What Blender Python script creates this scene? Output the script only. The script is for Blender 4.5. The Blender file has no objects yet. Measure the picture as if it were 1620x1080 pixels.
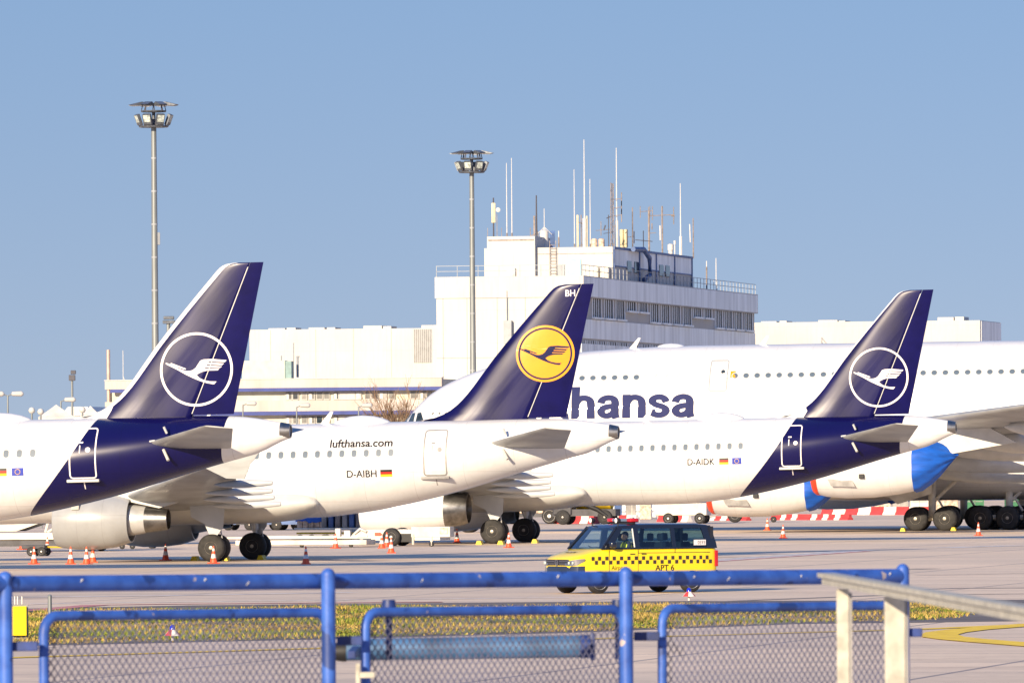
import bpy, bmesh, math, random
from mathutils import Vector, Matrix
from mathutils.geometry import tessellate_polygon
random.seed(7)
R = math.radians
S = bpy.context.scene
COL = S.collection
# ------------------------------------------------------------------ camera
F, CX, YH, HC, ROLL = 13500.0, 810.0, 742.0, 3.65, R(0.40)
cam = bpy.data.cameras.new('camera'); co = bpy.data.objects.new('camera', cam); COL.objects.link(co)
cam.sensor_width = 36.0; cam.lens = F / 1620 * 36; cam.clip_start = 1.0; cam.clip_end = 20000
cam.shift_y = (YH - 540) / 1620
co.location = (0, 0, HC); co.rotation_euler = (R(90), 0, 0)
co.matrix_world = Matrix.Translation((0, 0, HC)) @ Matrix.Rotation(ROLL, 4, 'Y') @ Matrix.Rotation(R(90), 4, 'X')
cam.dof.use_dof = True; cam.dof.focus_distance = 330; cam.dof.aperture_fstop = 20
S.camera = co
# ------------------------------------------------------------------ light
SUN_EL, SUN_AZ = R(17.5), R(26)          # azimuth: to the left of straight behind the camera
sd = Vector((-math.sin(SUN_AZ) * math.cos(SUN_EL), -math.cos(SUN_AZ) * math.cos(SUN_EL), math.sin(SUN_EL)))
sl = bpy.data.lights.new('sun', 'SUN'); sl.energy = 4.5; sl.angle = R(0.5); sl.color = (1.0, 0.82, 0.58)
so = bpy.data.objects.new('sun', sl); COL.objects.link(so); so.rotation_euler = sd.to_track_quat('Z', 'Y').to_euler()
W = bpy.data.worlds.new('World'); S.world = W; W.use_nodes = True
nt = W.node_tree; bg = nt.nodes['Background']
sky = nt.nodes.new('ShaderNodeTexSky'); sky.sky_type = 'NISHITA'; sky.sun_disc = False
sky.sun_elevation = SUN_EL; sky.sun_rotation = math.atan2(sd.x, sd.y)
sky.air_density = 1.0; sky.dust_density = 0.6; sky.ozone_density = 3.0; sky.altitude = 100
hsv = nt.nodes.new('ShaderNodeMix'); hsv.data_type = 'RGBA'; hsv.blend_type = 'MULTIPLY'; hsv.inputs[0].default_value = 1
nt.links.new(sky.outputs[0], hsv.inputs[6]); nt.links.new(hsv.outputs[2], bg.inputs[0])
tcw = nt.nodes.new('ShaderNodeTexCoord'); lift = nt.nodes.new('ShaderNodeVectorMath'); lift.operation = 'MULTIPLY_ADD'      # lookup raised, so the horizon takes bluer sky from higher up
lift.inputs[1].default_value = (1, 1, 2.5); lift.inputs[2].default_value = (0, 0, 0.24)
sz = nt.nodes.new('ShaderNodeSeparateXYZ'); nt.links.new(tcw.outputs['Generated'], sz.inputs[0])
tint = nt.nodes.new('ShaderNodeValToRGB'); e_ = tint.color_ramp.elements; e_[0].position = 0.0; e_[0].color = (0.80, 0.545, 0.432, 1); e_[1].position = 0.30; e_[1].color = (1.14, 1.24, 1.48, 1)  # upper sky, above the view, tinted brighter and bluer to fill the shade
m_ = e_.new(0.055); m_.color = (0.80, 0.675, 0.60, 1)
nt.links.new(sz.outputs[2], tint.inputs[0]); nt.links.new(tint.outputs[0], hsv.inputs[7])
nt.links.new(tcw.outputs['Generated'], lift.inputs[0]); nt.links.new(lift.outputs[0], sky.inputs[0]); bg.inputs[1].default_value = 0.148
S.view_settings.view_transform = 'Standard'; S.view_settings.look = 'None'; S.view_settings.exposure = 0.84; S.view_settings.gamma = 1

# ------------------------------------------------------------------ picture <-> place
def unroll(px, py):
    dx, dy = px - CX, py - YH
    c, s = math.cos(ROLL), math.sin(ROLL)
    return dx * c - dy * s, dx * s + dy * c
def P(px, py, d):                       # a point at distance d seen at px, py
    a, b = unroll(px, py)
    return Vector((a / F * d, d, HC - b / F * d))
def G(px, py, h=0.0):                   # the ground point seen at px, py
    a, b = unroll(px, py)
    d = (HC - h) * F / b
    return Vector((a / F * d, d, h))
def hz(py, px, d): return P(px, py, d).z

# ------------------------------------------------------------------ materials
MATS = {}
def mat(name, col, rough=0.5, metal=0.0, coat=0.0, var=0.06, vscale=1.5, bump=0.0, spec=0.5, stretch=(1, 1, 1), var2=None):
    if name in MATS: return MATS[name]
    m = bpy.data.materials.new(name); m.use_nodes = True; t = m.node_tree; b = t.nodes['Principled BSDF']
    b.inputs['Roughness'].default_value = rough; b.inputs['Metallic'].default_value = metal
    b.inputs['Coat Weight'].default_value = coat; b.inputs['Coat Roughness'].default_value = 0.08
    b.inputs['Specular IOR Level'].default_value = spec
    tc = t.nodes.new('ShaderNodeTexCoord'); mp = t.nodes.new('ShaderNodeMapping'); mp.inputs['Scale'].default_value = stretch
    nz = t.nodes.new('ShaderNodeTexNoise'); nz.inputs['Scale'].default_value = vscale; nz.inputs['Detail'].default_value = 5
    t.links.new(tc.outputs['Object'], mp.inputs[0]); t.links.new(mp.outputs[0], nz.inputs[0])
    cr = t.nodes.new('ShaderNodeValToRGB')
    lo = [max(0, c * (1 - var * 2)) for c in col]; hi = [min(1, c * (1 + var)) for c in col]
    if var2: lo = list(var2)
    cr.color_ramp.elements[0].position = 0.3; cr.color_ramp.elements[1].position = 0.62
    cr.color_ramp.elements[0].color = (*lo, 1); cr.color_ramp.elements[1].color = (*hi, 1)
    t.links.new(nz.outputs[0], cr.inputs[0]); t.links.new(cr.outputs[0], b.inputs['Base Color'])
    if bump:
        bp = t.nodes.new('ShaderNodeBump'); bp.inputs['Strength'].default_value = bump; bp.inputs['Distance'].default_value = 0.02
        t.links.new(nz.outputs[0], bp.inputs['Height']); t.links.new(bp.outputs[0], b.inputs['Normal'])
    MATS[name] = m; return m
def rough_streaks(m, lo, hi, scale, st, rot=0.0):
    t = m.node_tree; b = t.nodes['Principled BSDF']; tc = t.nodes.new('ShaderNodeTexCoord'); mp = t.nodes.new('ShaderNodeMapping'); mp.inputs['Scale'].default_value = st; m0 = t.nodes.new('ShaderNodeMapping'); m0.inputs['Rotation'].default_value = (0, rot, 0); t.links.new(m0.outputs[0], mp.inputs[0])
    nz = t.nodes.new('ShaderNodeTexNoise'); nz.inputs['Scale'].default_value = scale; nz.inputs['Detail'].default_value = 4; mr = t.nodes.new('ShaderNodeMapRange')
    mr.inputs[1].default_value = .35; mr.inputs[2].default_value = .65; mr.inputs[3].default_value = lo; mr.inputs[4].default_value = hi
    t.links.new(tc.outputs['Object'], m0.inputs[0]); t.links.new(mp.outputs[0], nz.inputs[0]); t.links.new(nz.outputs[0], mr.inputs[0]); t.links.new(mr.outputs[0], b.inputs['Roughness'])
def seams(m, w=2.13, h=1.25):            # skin joints and faint run-off streaks of the paint
    t = m.node_tree; b = t.nodes['Principled BSDF']; src = b.inputs['Base Color'].links[0].from_socket
    tc = t.nodes.new('ShaderNodeTexCoord'); sp = t.nodes.new('ShaderNodeSeparateXYZ'); cb = t.nodes.new('ShaderNodeCombineXYZ'); br = t.nodes.new('ShaderNodeTexBrick'); br.offset = 0
    t.links.new(tc.outputs['Object'], sp.inputs[0]); t.links.new(sp.outputs[0], cb.inputs[0]); t.links.new(sp.outputs[2], cb.inputs[1]); t.links.new(cb.outputs[0], br.inputs[0])
    br.inputs['Scale'].default_value = 1; br.inputs['Brick Width'].default_value = w; br.inputs['Row Height'].default_value = h; br.inputs['Mortar Size'].default_value = .010
    br.inputs['Color1'].default_value = (1, 1, 1, 1); br.inputs['Color2'].default_value = (.975, .975, .975, 1); br.inputs['Mortar'].default_value = (.80, .79, .78, 1)
    mp = t.nodes.new('ShaderNodeMapping'); mp.inputs['Scale'].default_value = (3, 3, .35); nz = t.nodes.new('ShaderNodeTexNoise'); nz.inputs['Scale'].default_value = 1.3; nz.inputs['Detail'].default_value = 5
    t.links.new(tc.outputs['Object'], mp.inputs[0]); t.links.new(mp.outputs[0], nz.inputs[0]); cr = t.nodes.new('ShaderNodeValToRGB'); cr.color_ramp.elements[0].position = .3; cr.color_ramp.elements[1].position = .55
    cr.color_ramp.elements[0].color = (.95, .945, .935, 1); cr.color_ramp.elements[1].color = (1, 1, 1, 1); t.links.new(nz.outputs[0], cr.inputs[0])
    for o in (br.outputs[0], cr.outputs[0]):
        x = t.nodes.new('ShaderNodeMix'); x.data_type = 'RGBA'; x.blend_type = 'MULTIPLY'; x.inputs[0].default_value = 1; t.links.new(src, x.inputs[6]); t.links.new(o, x.inputs[7]); src = x.outputs[2]
    t.links.new(src, b.inputs['Base Color'])
WHITE = mat('aircraft_white', (0.69, 0.69, 0.69), 0.3, coat=0.5, var=0.02, vscale=0.6)
NAVY = mat('aircraft_navy', (0.004, 0.0035, 0.058), 0.28, coat=0.0, spec=0.24, var=0.15, vscale=0.9, stretch=(1, 1, 0.35))
rough_streaks(NAVY, .20, .36, 1.5, (1.0, .1, .10), R(-40))
seams(WHITE)
RUDDER = mat('rudder_navy', (0.004, 0.0035, 0.062), 0.3, var=0.1, spec=0.08)
WHITE_MARK = mat('marking_white', (0.78, 0.74, 0.74), 0.4, var=0.02)
YEL_MARK = mat('marking_yellow', (0.78, 0.30, 0.008), 0.35, var=0.04, spec=0.3)
TITLE = mat('title_navy', (0.022, 0.028, 0.105), 0.6, var=0.05, spec=0.12)
NAVY_TXT = mat('lettering_navy', (0.010, 0.011, 0.065), 0.5, var=0.05, spec=0.12)
DARK_TXT = mat('lettering_dark', (0.02, 0.017, 0.022), 0.85, spec=0.02)
FAIR = mat('fairing_mid_grey', (0.44, 0.46, 0.48), 0.4, coat=0.2, var=0.05)
GREYWING = mat('wing_grey', (0.30, 0.31, 0.315), 0.42, coat=0.1, var=0.10, vscale=0.7, stretch=(1, 1, 4))
LIGHTGREY = mat('fairing_grey', (0.52, 0.52, 0.50), 0.4, coat=0.2, var=0.05)
NACELLE = mat('nacelle_grey', (0.34, 0.345, 0.35), 0.33, coat=0.4, var=0.05, vscale=1); seams(NACELLE, 1.1, 2.0)
METAL = mat('exhaust_metal', (0.27, 0.265, 0.26), 0.32, metal=1.0, var=0.2, vscale=3)
DARKMETAL = mat('dark_metal', (0.05, 0.05, 0.05), 0.5, metal=0.6, var=0.2)
STEEL = mat('strut_steel', (0.5, 0.5, 0.5), 0.35, metal=0.3, var=0.1)
TYRE = mat('tyre_rubber', (0.022, 0.021, 0.022), 0.75, var=0.3, vscale=4)
HUB = mat('wheel_hub', (0.42, 0.38, 0.33), 0.45, metal=0.4, var=0.2, vscale=8)
BLACK = mat('black', (0.01, 0.01, 0.012), 0.6)
CABGLASS = mat('cabin_window_glass', (0.09, 0.125, 0.17), 0.35, var=0.1)
DARKGLASS = mat('dark_window_glass', (0.03, 0.045, 0.06), 0.08, var=0.3)
COVERBLUE = mat('cover_blue', (0.004, 0.095, 0.50), 0.6, var=0.12, vscale=2, bump=1.0, stretch=(0.5, 1, 2.5))
REDC = mat('cover_red', (0.75, 0.06, 0.02), 0.5)
ORANGE = mat('cone_orange', (0.85, 0.10, 0.03), 0.5, var=0.12, vscale=6)
CONEWHITE = mat('cone_white', (0.75, 0.72, 0.68), 0.5, var=0.15, vscale=8)
CHOCK = mat('chock_yellow', (0.75, 0.55, 0.02), 0.5, var=0.15)
REDB = mat('barrier_red', (0.50, 0.05, 0.05), 0.5, var=0.15)
WHB = mat('barrier_white', (0.72, 0.68, 0.62), 0.55, var=0.1)
GSEW = mat('equipment_white', (0.62, 0.58, 0.50), 0.5, var=0.14, vscale=1.2)
GSEY = mat('equipment_yellow', (0.62, 0.42, 0.02), 0.45, var=0.2, vscale=1.5)
GSED = mat('equipment_dark', (0.05, 0.05, 0.06), 0.6, var=0.3)
GSEB = mat('equipment_blue', (0.05, 0.11, 0.28), 0.5, var=0.2)
GSEG = mat('equipment_grey', (0.28, 0.27, 0.26), 0.6, var=0.2)
GREEN = mat('equipment_green', (0.03, 0.16, 0.07), 0.6)
TARP = mat('tarp_blue', (0.01, 0.10, 0.45), 0.5, bump=1, vscale=5)
CARGO = mat('cargo_wrap', (0.62, 0.47, 0.36), 0.6, var=0.3, vscale=4)
BWHITE = mat('panel_white', (0.50, 0.49, 0.475), 0.6, var=0.035, vscale=0.25)
seams(BWHITE, 2.6, 3.1)
BSEAM = mat('panel_seam', (0.34, 0.33, 0.32), 0.7)
BPALE = mat('facade_pale_metal', (0.80, 0.83, 0.84), 0.5, var=0.10, vscale=0.9, stretch=(1, 1, 0.12))
BBLUE = mat('blue_strip', (0.02, 0.04, 0.22), 0.6, var=0.1)
BPINK = mat('spandrel_stucco', (0.50, 0.455, 0.42), 0.75, var=0.08, vscale=0.4, stretch=(1, 1, .3))
BCREAM = mat('spandrel_cream', (0.56, 0.54, 0.45), 0.7, var=0.05)
seams(BPINK, 5.2, 50)
PANE = mat('pane_grey', (0.11, 0.11, 0.11), 0.3, var=.3)
TEAL = mat('teal_panel', (0.16, 0.27, 0.27), 0.5, var=0.15)
LOUV = mat('louvre_grey', (0.29, 0.31, 0.335), 0.5)
POLE = mat('galvanised_pole', (0.215, 0.235, 0.24), 0.45, metal=0.3, var=0.08, vscale=2, stretch=(1, 1, .2))
ANT = mat('antenna_white', (0.60, 0.58, 0.55), 0.5)
ANTD = mat('antenna_dark', (0.07, 0.07, 0.09), 0.5)
ANTB = mat('antenna_rust', (0.24, 0.20, 0.18), 0.6, var=.2, vscale=3)
ANTC = mat('antenna_cream', (0.62, 0.54, 0.34), 0.5)
LAMPG = mat('floodlight_case', (0.12, 0.135, 0.16), 0.4, metal=0.4, var=0.2, vscale=4)
LAMPGL = mat('floodlight_glass', (0.45, 0.50, 0.46), 0.12, var=0.3, vscale=6)
BARK = mat('bark', (0.16, 0.10, 0.06), 0.9)
TENT = mat('tent_white', (0.70, 0.66, 0.60), 0.7)
FBLUE = mat('fence_blue', (0.035, 0.11, 0.42), 0.5, coat=0.0, var=0.18, vscale=9, var2=(0.02, 0.065, 0.30), bump=0.15)
def chips(m, col, scale, thr):
    t = m.node_tree; b = t.nodes['Principled BSDF']; src = b.inputs['Base Color'].links[0].from_socket; tc = t.nodes.new('ShaderNodeTexCoord'); nz = t.nodes.new('ShaderNodeTexNoise'); nz.inputs['Scale'].default_value = scale; nz.inputs['Detail'].default_value = 3
    cr = t.nodes.new('ShaderNodeValToRGB'); cr.color_ramp.elements[0].position = thr; cr.color_ramp.elements[1].position = thr + .025; x = t.nodes.new('ShaderNodeMix'); x.data_type = 'RGBA'; x.inputs[7].default_value = (*col, 1)
    t.links.new(tc.outputs['Object'], nz.inputs[0]); t.links.new(nz.outputs[0], cr.inputs[0]); t.links.new(cr.outputs[0], x.inputs[0]); t.links.new(src, x.inputs[6]); t.links.new(x.outputs[2], b.inputs['Base Color'])
chips(FBLUE, (.42, .36, .36), 16, .70); chips(FBLUE, (.015, .045, .20), 5, .60)
FDARK = mat('fence_dark_blue', (0.012, 0.035, 0.17), 0.5, var=0.3, vscale=9)
WIRE = mat('fence_wire', (0.10, 0.105, 0.18), 0.5, var=0.2)
GALV = mat('galvanised_rail', (0.46, 0.44, 0.37), 0.6, metal=0.15, var=0.14, vscale=14, bump=0.2)
TUBEB = mat('tube_blue_grey', (0.045, 0.12, 0.25), 0.5, coat=0.0, var=0.25, vscale=6)
VYEL = mat('van_yellow', (0.86, 0.63, 0.008), 0.3, coat=0.7, var=0.02)
VBLK = mat('van_black', (0.01, 0.013, 0.025), 0.22, coat=0.6)
VTRIM = mat('van_trim', (0.02, 0.02, 0.025), 0.5)
SILVER = mat('wheel_silver', (0.62, 0.62, 0.64), 0.4, metal=0.3)
CHROME = mat('chrome', (0.65, 0.65, 0.67), 0.18, metal=1.0)
REDL = mat('red_lens', (0.45, 0.01, 0.02), 0.15, coat=0.5)
HIVIS = mat('hivis_yellow', (0.85, 0.85, 0.02), 0.6, var=0.1, vscale=10)
SKIN = mat('skin', (0.52, 0.30, 0.22), 0.55)
HAIR = mat('dark_hair', (0.03, 0.02, 0.018), 0.7)
CLOTH = mat('dark_cloth', (0.02, 0.025, 0.05), 0.8)
FLAGK = mat('flag_black', (0.015, 0.012, 0.012), 0.4); FLAGR = mat('flag_red', (0.6, 0.02, 0.01), 0.4); FLAGY = mat('flag_gold', (0.85, 0.5, 0.02), 0.4)
EUB = mat('flag_blue', (0.02, 0.045, 0.38), 0.4)
BULB = mat('blue_lens', (0.01, 0.02, 0.5), 0.12, coat=0.5)
YBOX = mat('sign_yellow', (0.88, 0.66, 0.01), 0.4, var=0.03)
def glass(name, col, alpha):
    m = bpy.data.materials.new(name); m.use_nodes = True; b = m.node_tree.nodes['Principled BSDF']
    t = m.node_tree; out = t.nodes['Material Output']
    b.inputs['Base Color'].default_value = (*col, 1); b.inputs['Roughness'].default_value = 0.04
    tr = t.nodes.new('ShaderNodeBsdfTransparent'); tr.inputs[0].default_value = (*col, 1)
    gl = t.nodes.new('ShaderNodeBsdfGlossy'); gl.inputs['Roughness'].default_value = 0.03
    fr = t.nodes.new('ShaderNodeFresnel'); fr.inputs[0].default_value = 1.5
    ad = t.nodes.new('ShaderNodeMath'); ad.operation = 'ADD'; ad.inputs[1].default_value = alpha
    mx = t.nodes.new('ShaderNodeMixShader')
    t.links.new(fr.outputs[0], ad.inputs[0]); t.links.new(ad.outputs[0], mx.inputs[0]); t.links.new(tr.outputs[0], mx.inputs[1]); t.links.new(gl.outputs[0], mx.inputs[2])
    t.links.new(mx.outputs[0], out.inputs[0]); return m
VGLASS = glass('tinted_glass', (0.82, 0.93, 0.95), 0.02)
WSGLASS = glass('windscreen_glass', (0.62, 0.82, 0.88), 0.20)
VGLASSD = glass('privacy_glass', (0.38, 0.56, 0.60), 0.03)

def livery(name, boundary, k2=0.0):      # white fuselage with navy tail, split along real lines on the skin
    m = bpy.data.materials.new(name); m.use_nodes = True; t = m.node_tree; b = t.nodes['Principled BSDF']
    b.inputs['Roughness'].default_value = 0.24; b.inputs['Specular IOR Level'].default_value = 0.32; b.inputs['Coat Weight'].default_value = 0.0; b.inputs['Coat Roughness'].default_value = 0.06
    tc = t.nodes.new('ShaderNodeTexCoord'); sp = t.nodes.new('ShaderNodeSeparateXYZ'); t.links.new(tc.outputs['Object'], sp.inputs[0])
    def mt(op, a, c):
        n = t.nodes.new('ShaderNodeMath'); n.operation = op
        for i, v in enumerate((a, c)):
            if isinstance(v, (int, float)): n.inputs[i].default_value = v
            else: t.links.new(v, n.inputs[i])
        return n.outputs[0]
    u = mt('MULTIPLY', sp.outputs[0], -1.0); tt = mt('SUBTRACT', 6.0, sp.outputs[2])
    ub = mt('ADD', mt('ADD', boundary, mt('MULTIPLY', tt, 0.40)), mt('MULTIPLY', mt('MULTIPLY', tt, tt), 0.088))
    m1 = mt('LESS_THAN', u, ub); m2 = mt('GREATER_THAN', u, mt('ADD', 2.35, mt('MULTIPLY', tt, 0.13)))
    mk = mt('MULTIPLY', m1, m2)
    nz = t.nodes.new('ShaderNodeTexNoise'); nz.inputs['Scale'].default_value = 0.7; t.links.new(tc.outputs['Object'], nz.inputs[0])
    cr = t.nodes.new('ShaderNodeValToRGB'); cr.color_ramp.elements[0].color = (0.67, 0.67, 0.67, 1); cr.color_ramp.elements[1].color = (0.70, 0.70, 0.70, 1)
    t.links.new(nz.outputs[0], cr.inputs[0])
    mx = t.nodes.new('ShaderNodeMix'); mx.data_type = 'RGBA'; t.links.new(mk, mx.inputs[0]); t.links.new(cr.outputs[0], mx.inputs[6])
    mx.inputs[7].default_value = (0.004, 0.0035, 0.058, 1); t.links.new(mx.outputs[2], b.inputs['Base Color'])
    return m
LIVERY = livery('livery_white_navy', 7.5); seams(LIVERY)

# ------------------------------------------------------------------ mesh builder
class MB:
    def __init__(s): s.v = []; s.f = []; s.mi = []; s.cur = 0
    def add(s, vs, fs):
        o = len(s.v); s.v += [tuple(p) for p in vs]
        for f in fs: s.f.append([i + o for i in f]); s.mi.append(s.cur)
        return s
    def box(s, x0, x1, y0, y1, z0, z1):
        return s.add([(x0, y0, z0), (x1, y0, z0), (x1, y1, z0), (x0, y1, z0), (x0, y0, z1), (x1, y0, z1), (x1, y1, z1), (x0, y1, z1)],
                     [(3, 2, 1, 0), (4, 5, 6, 7), (0, 1, 5, 4), (1, 2, 6, 5), (2, 3, 7, 6), (3, 0, 4, 7)])
    def cbox(s, x0, x1, y0, y1, z0, z1, c=0.02):    # box with chamfered edges
        bm = bmesh.new(); vs = [bm.verts.new(p) for p in [(x0, y0, z0), (x1, y0, z0), (x1, y1, z0), (x0, y1, z0), (x0, y0, z1), (x1, y0, z1), (x1, y1, z1), (x0, y1, z1)]]
        for f in [(3, 2, 1, 0), (4, 5, 6, 7), (0, 1, 5, 4), (1, 2, 6, 5), (2, 3, 7, 6), (3, 0, 4, 7)]: bm.faces.new([vs[i] for i in f])
        bmesh.ops.bevel(bm, geom=bm.edges[:], offset=c, segments=2, affect='EDGES', profile=0.5)
        bm.verts.index_update(); s.add([v.co[:] for v in bm.verts], [[v.index for v in f.verts] for f in bm.faces]); bm.free(); return s
    def loft(s, rings, cap0=True, cap1=True, closed=True):
        n = len(rings[0]); vs = [p for r in rings for p in r]; fs = []
        for i in range(len(rings) - 1):
            for j in range(n if closed else n - 1):
                k = (j + 1) % n; fs.append((i * n + j, i * n + k, (i + 1) * n + k, (i + 1) * n + j))
        if cap0: fs.append(tuple(range(n))[::-1])
        if cap1: fs.append(tuple((len(rings) - 1) * n + j for j in range(n)))
        return s.add(vs, fs)
    def tube(s, pts, r, n=10, caps=True, r2=None):
        pts = [Vector(p) for p in pts]; rings = []; N = len(pts)
        up = None
        for i, p in enumerate(pts):
            d = (pts[min(i + 1, N - 1)] - pts[max(i - 1, 0)]).normalized()
            if up is None: up = Vector((0, 0, 1)) if abs(d.z) < 0.9 else Vector((1, 0, 0))
            a = d.cross(up).normalized(); b = a.cross(d).normalized(); up = b
            rr = r if r2 is None else r + (r2 - r) * i / (N - 1)
            rings.append([p + (a * math.cos(2 * math.pi * k / n) + b * math.sin(2 * math.pi * k / n)) * rr for k in range(n)])
        return s.loft(rings, caps, caps)
    def lathe(s, prof, n=32, axis='Z', org=(0, 0, 0), sy=1.0):   # prof: (along, radius)
        rings = []
        for a, r in prof:
            ring = []
            for k in range(n):
                c, q = r * math.cos(2 * math.pi * k / n), r * math.sin(2 * math.pi * k / n)
                p = (c, q, a) if axis == 'Z' else ((a, c, q * sy) if axis == 'X' else (q, a, c))
                ring.append((p[0] + org[0], p[1] + org[1], p[2] + org[2]))
            rings.append(ring)
        return s.loft(rings, prof[0][1] > 1e-4, prof[-1][1] > 1e-4)
    def prism(s, poly, y0, y1, plane='XZ'):      # outline in a plane pulled along the third axis
        n = len(poly)
        if plane == 'XZ': a = [(x, y0, z) for x, z in poly]; b = [(x, y1, z) for x, z in poly]
        elif plane == 'YZ': a = [(y0, x, z) for x, z in poly]; b = [(y1, x, z) for x, z in poly]
        else: a = [(x, z, y0) for x, z in poly]; b = [(x, z, y1) for x, z in poly]
        s.add(a + b, [(i, (i + 1) % n, (i + 1) % n + n, i + n) for i in range(n)])
        tr = tessellate_polygon([[Vector((x, z, 0)) for x, z in poly]])
        o = len(s.v) - 2 * n
        for t in tr:
            s.f.append([o + i for i in t]); s.mi.append(s.cur); s.f.append([o + n + i for i in t][::-1]); s.mi.append(s.cur)
        return s
    def build(s, name, m, parent=None, post=None, smooth=None, loc=None):
        me = bpy.data.meshes.new(name)
        vs = s.v if post is None else [post(v) for v in s.v]
        me.from_pydata(vs, [], s.f); me.validate(verbose=False)
        mats = m if isinstance(m, (list, tuple)) else [m]
        for x in mats: me.materials.append(x)
        if len(mats) > 1 and len(me.polygons) == len(s.mi): me.polygons.foreach_set('material_index', s.mi)
        bm = bmesh.new(); bm.from_mesh(me); bmesh.ops.recalc_face_normals(bm, faces=bm.faces); bm.to_mesh(me); bm.free()
        if smooth is not None:
            me.polygons.foreach_set('use_smooth', [True] * len(me.polygons))
            me.set_sharp_from_angle(angle=R(smooth))
        me.update()
        o = bpy.data.objects.new(name, me); COL.objects.link(o)
        if parent is not None: o.parent = parent
        if loc is not None: o.location = loc
        return o
def thing(name, label, cat, loc=(0, 0, 0), rz=0.0, group=None, sc=1.0):
    o = bpy.data.objects.new(name, None); COL.objects.link(o); o.location = loc; o.rotation_euler = (0, 0, rz); o.scale = (sc, sc, sc)
    o.empty_display_size = 0.3
    o['label'] = label; o['category'] = cat
    if group: o['group'] = group
    return o
def tag(o, label, cat, group=None):
    o['label'] = label; o['category'] = cat
    if group: o['group'] = group
    return o
def structure(o): o['kind'] = 'structure'; return o
KIDS = {}
def copy_tree(o, parent=None):
    c = o.copy(); COL.objects.link(c)
    if parent is not None: c.parent = parent
    for ch in list(o.children): copy_tree(ch, c)
    return c

def interp(tab, u):                     # smooth table lookup (monotone enough)
    if u <= tab[0][0]: return tab[0][1:]
    if u >= tab[-1][0]: return tab[-1][1:]
    for i in range(len(tab) - 1):
        if tab[i][0] <= u <= tab[i + 1][0]:
            a, b = tab[i], tab[i + 1]; h = b[0] - a[0]; t = (u - a[0]) / h; out = []
            for k in range(1, len(a)):
                def sl(j):
                    if j <= 0 or j >= len(tab) - 1: return None
                    d0 = (tab[j][k] - tab[j - 1][k]) / (tab[j][0] - tab[j - 1][0]); d1 = (tab[j + 1][k] - tab[j][k]) / (tab[j + 1][0] - tab[j][0])
                    return 0 if d0 * d1 <= 0 else 2 * d0 * d1 / (d0 + d1)
                d = (b[k] - a[k]) / h; m0 = sl(i); m1 = sl(i + 1); m0 = d if m0 is None else m0; m1 = d if m1 is None else m1
                t2, t3 = t * t, t * t * t
                out.append((2 * t3 - 3 * t2 + 1) * a[k] + (t3 - 2 * t2 + t) * h * m0 + (-2 * t3 + 3 * t2) * b[k] + (t3 - t2) * h * m1)
            return out
def naca(x, T): return 5 * T * (0.2969 * math.sqrt(max(x, 0)) - 0.126 * x - 0.3516 * x * x + 0.2843 * x ** 3 - 0.1015 * x ** 4)

# flat shapes laid on a curved skin
def split_tris(tris, maxlen):
    out = []; st = list(tris)
    while st:
        a, b, c = st.pop()
        L = [math.dist(a, b), math.dist(b, c), math.dist(c, a)]; m = max(L)
        if m <= maxlen: out.append((a, b, c)); continue
        if m == L[0]: q = ((a[0] + b[0]) / 2, (a[1] + b[1]) / 2); st += [(a, q, c), (q, b, c)]
        elif m == L[1]: q = ((b[0] + c[0]) / 2, (b[1] + c[1]) / 2); st += [(a, b, q), (a, q, c)]
        else: q = ((c[0] + a[0]) / 2, (c[1] + a[1]) / 2); st += [(a, b, q), (q, b, c)]
    return out
def poly_tris(poly, hole=None):
    loops = [[Vector((x, z, 0)) for x, z in poly]]; al = list(poly)
    if hole: loops.append([Vector((x, z, 0)) for x, z in hole]); al += list(hole)
    return [tuple(al[i] for i in t) for t in tessellate_polygon(loops)]
def decal(mb, tris, skin, off=0.012, maxlen=0.4):
    for t in split_tris(tris, maxlen):
        mb.add([(x, skin(x, z) - off, z) for x, z in t], [(0, 1, 2)])
def circle(cx, cz, r, n=64): return [(cx + r * math.cos(2 * math.pi * k / n), cz + r * math.sin(2 * math.pi * k / n)) for k in range(n)]
def ring_tris(cx, cz, r0, r1, n=72):
    a = circle(cx, cz, r0, n); b = circle(cx, cz, r1, n); out = []
    for i in range(n):
        j = (i + 1) % n; out += [(a[i], a[j], b[j]), (a[i], b[j], b[i])]
    return out
def rrect(x0, x1, z0, z1, r, n=5):
    out = []
    for cx, cz, a0 in ((x1 - r, z1 - r, 0), (x0 + r, z1 - r, 90), (x0 + r, z0 + r, 180), (x1 - r, z0 + r, 270)):
        for k in range(n + 1):
            a = R(a0 + 90 * k / n); out.append((cx + r * math.cos(a), cz + r * math.sin(a)))
    return out
def frame_tris(x0, x1, z0, z1, r, w):
    a = rrect(x0, x1, z0, z1, r); b = rrect(x0 + w, x1 - w, z0 + w, z1 - w, max(0.01, r - w)); n = len(a); out = []
    for i in range(n):
        j = (i + 1) % n; out += [(a[i], a[j], b[j]), (a[i], b[j], b[i])]
    return out
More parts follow.
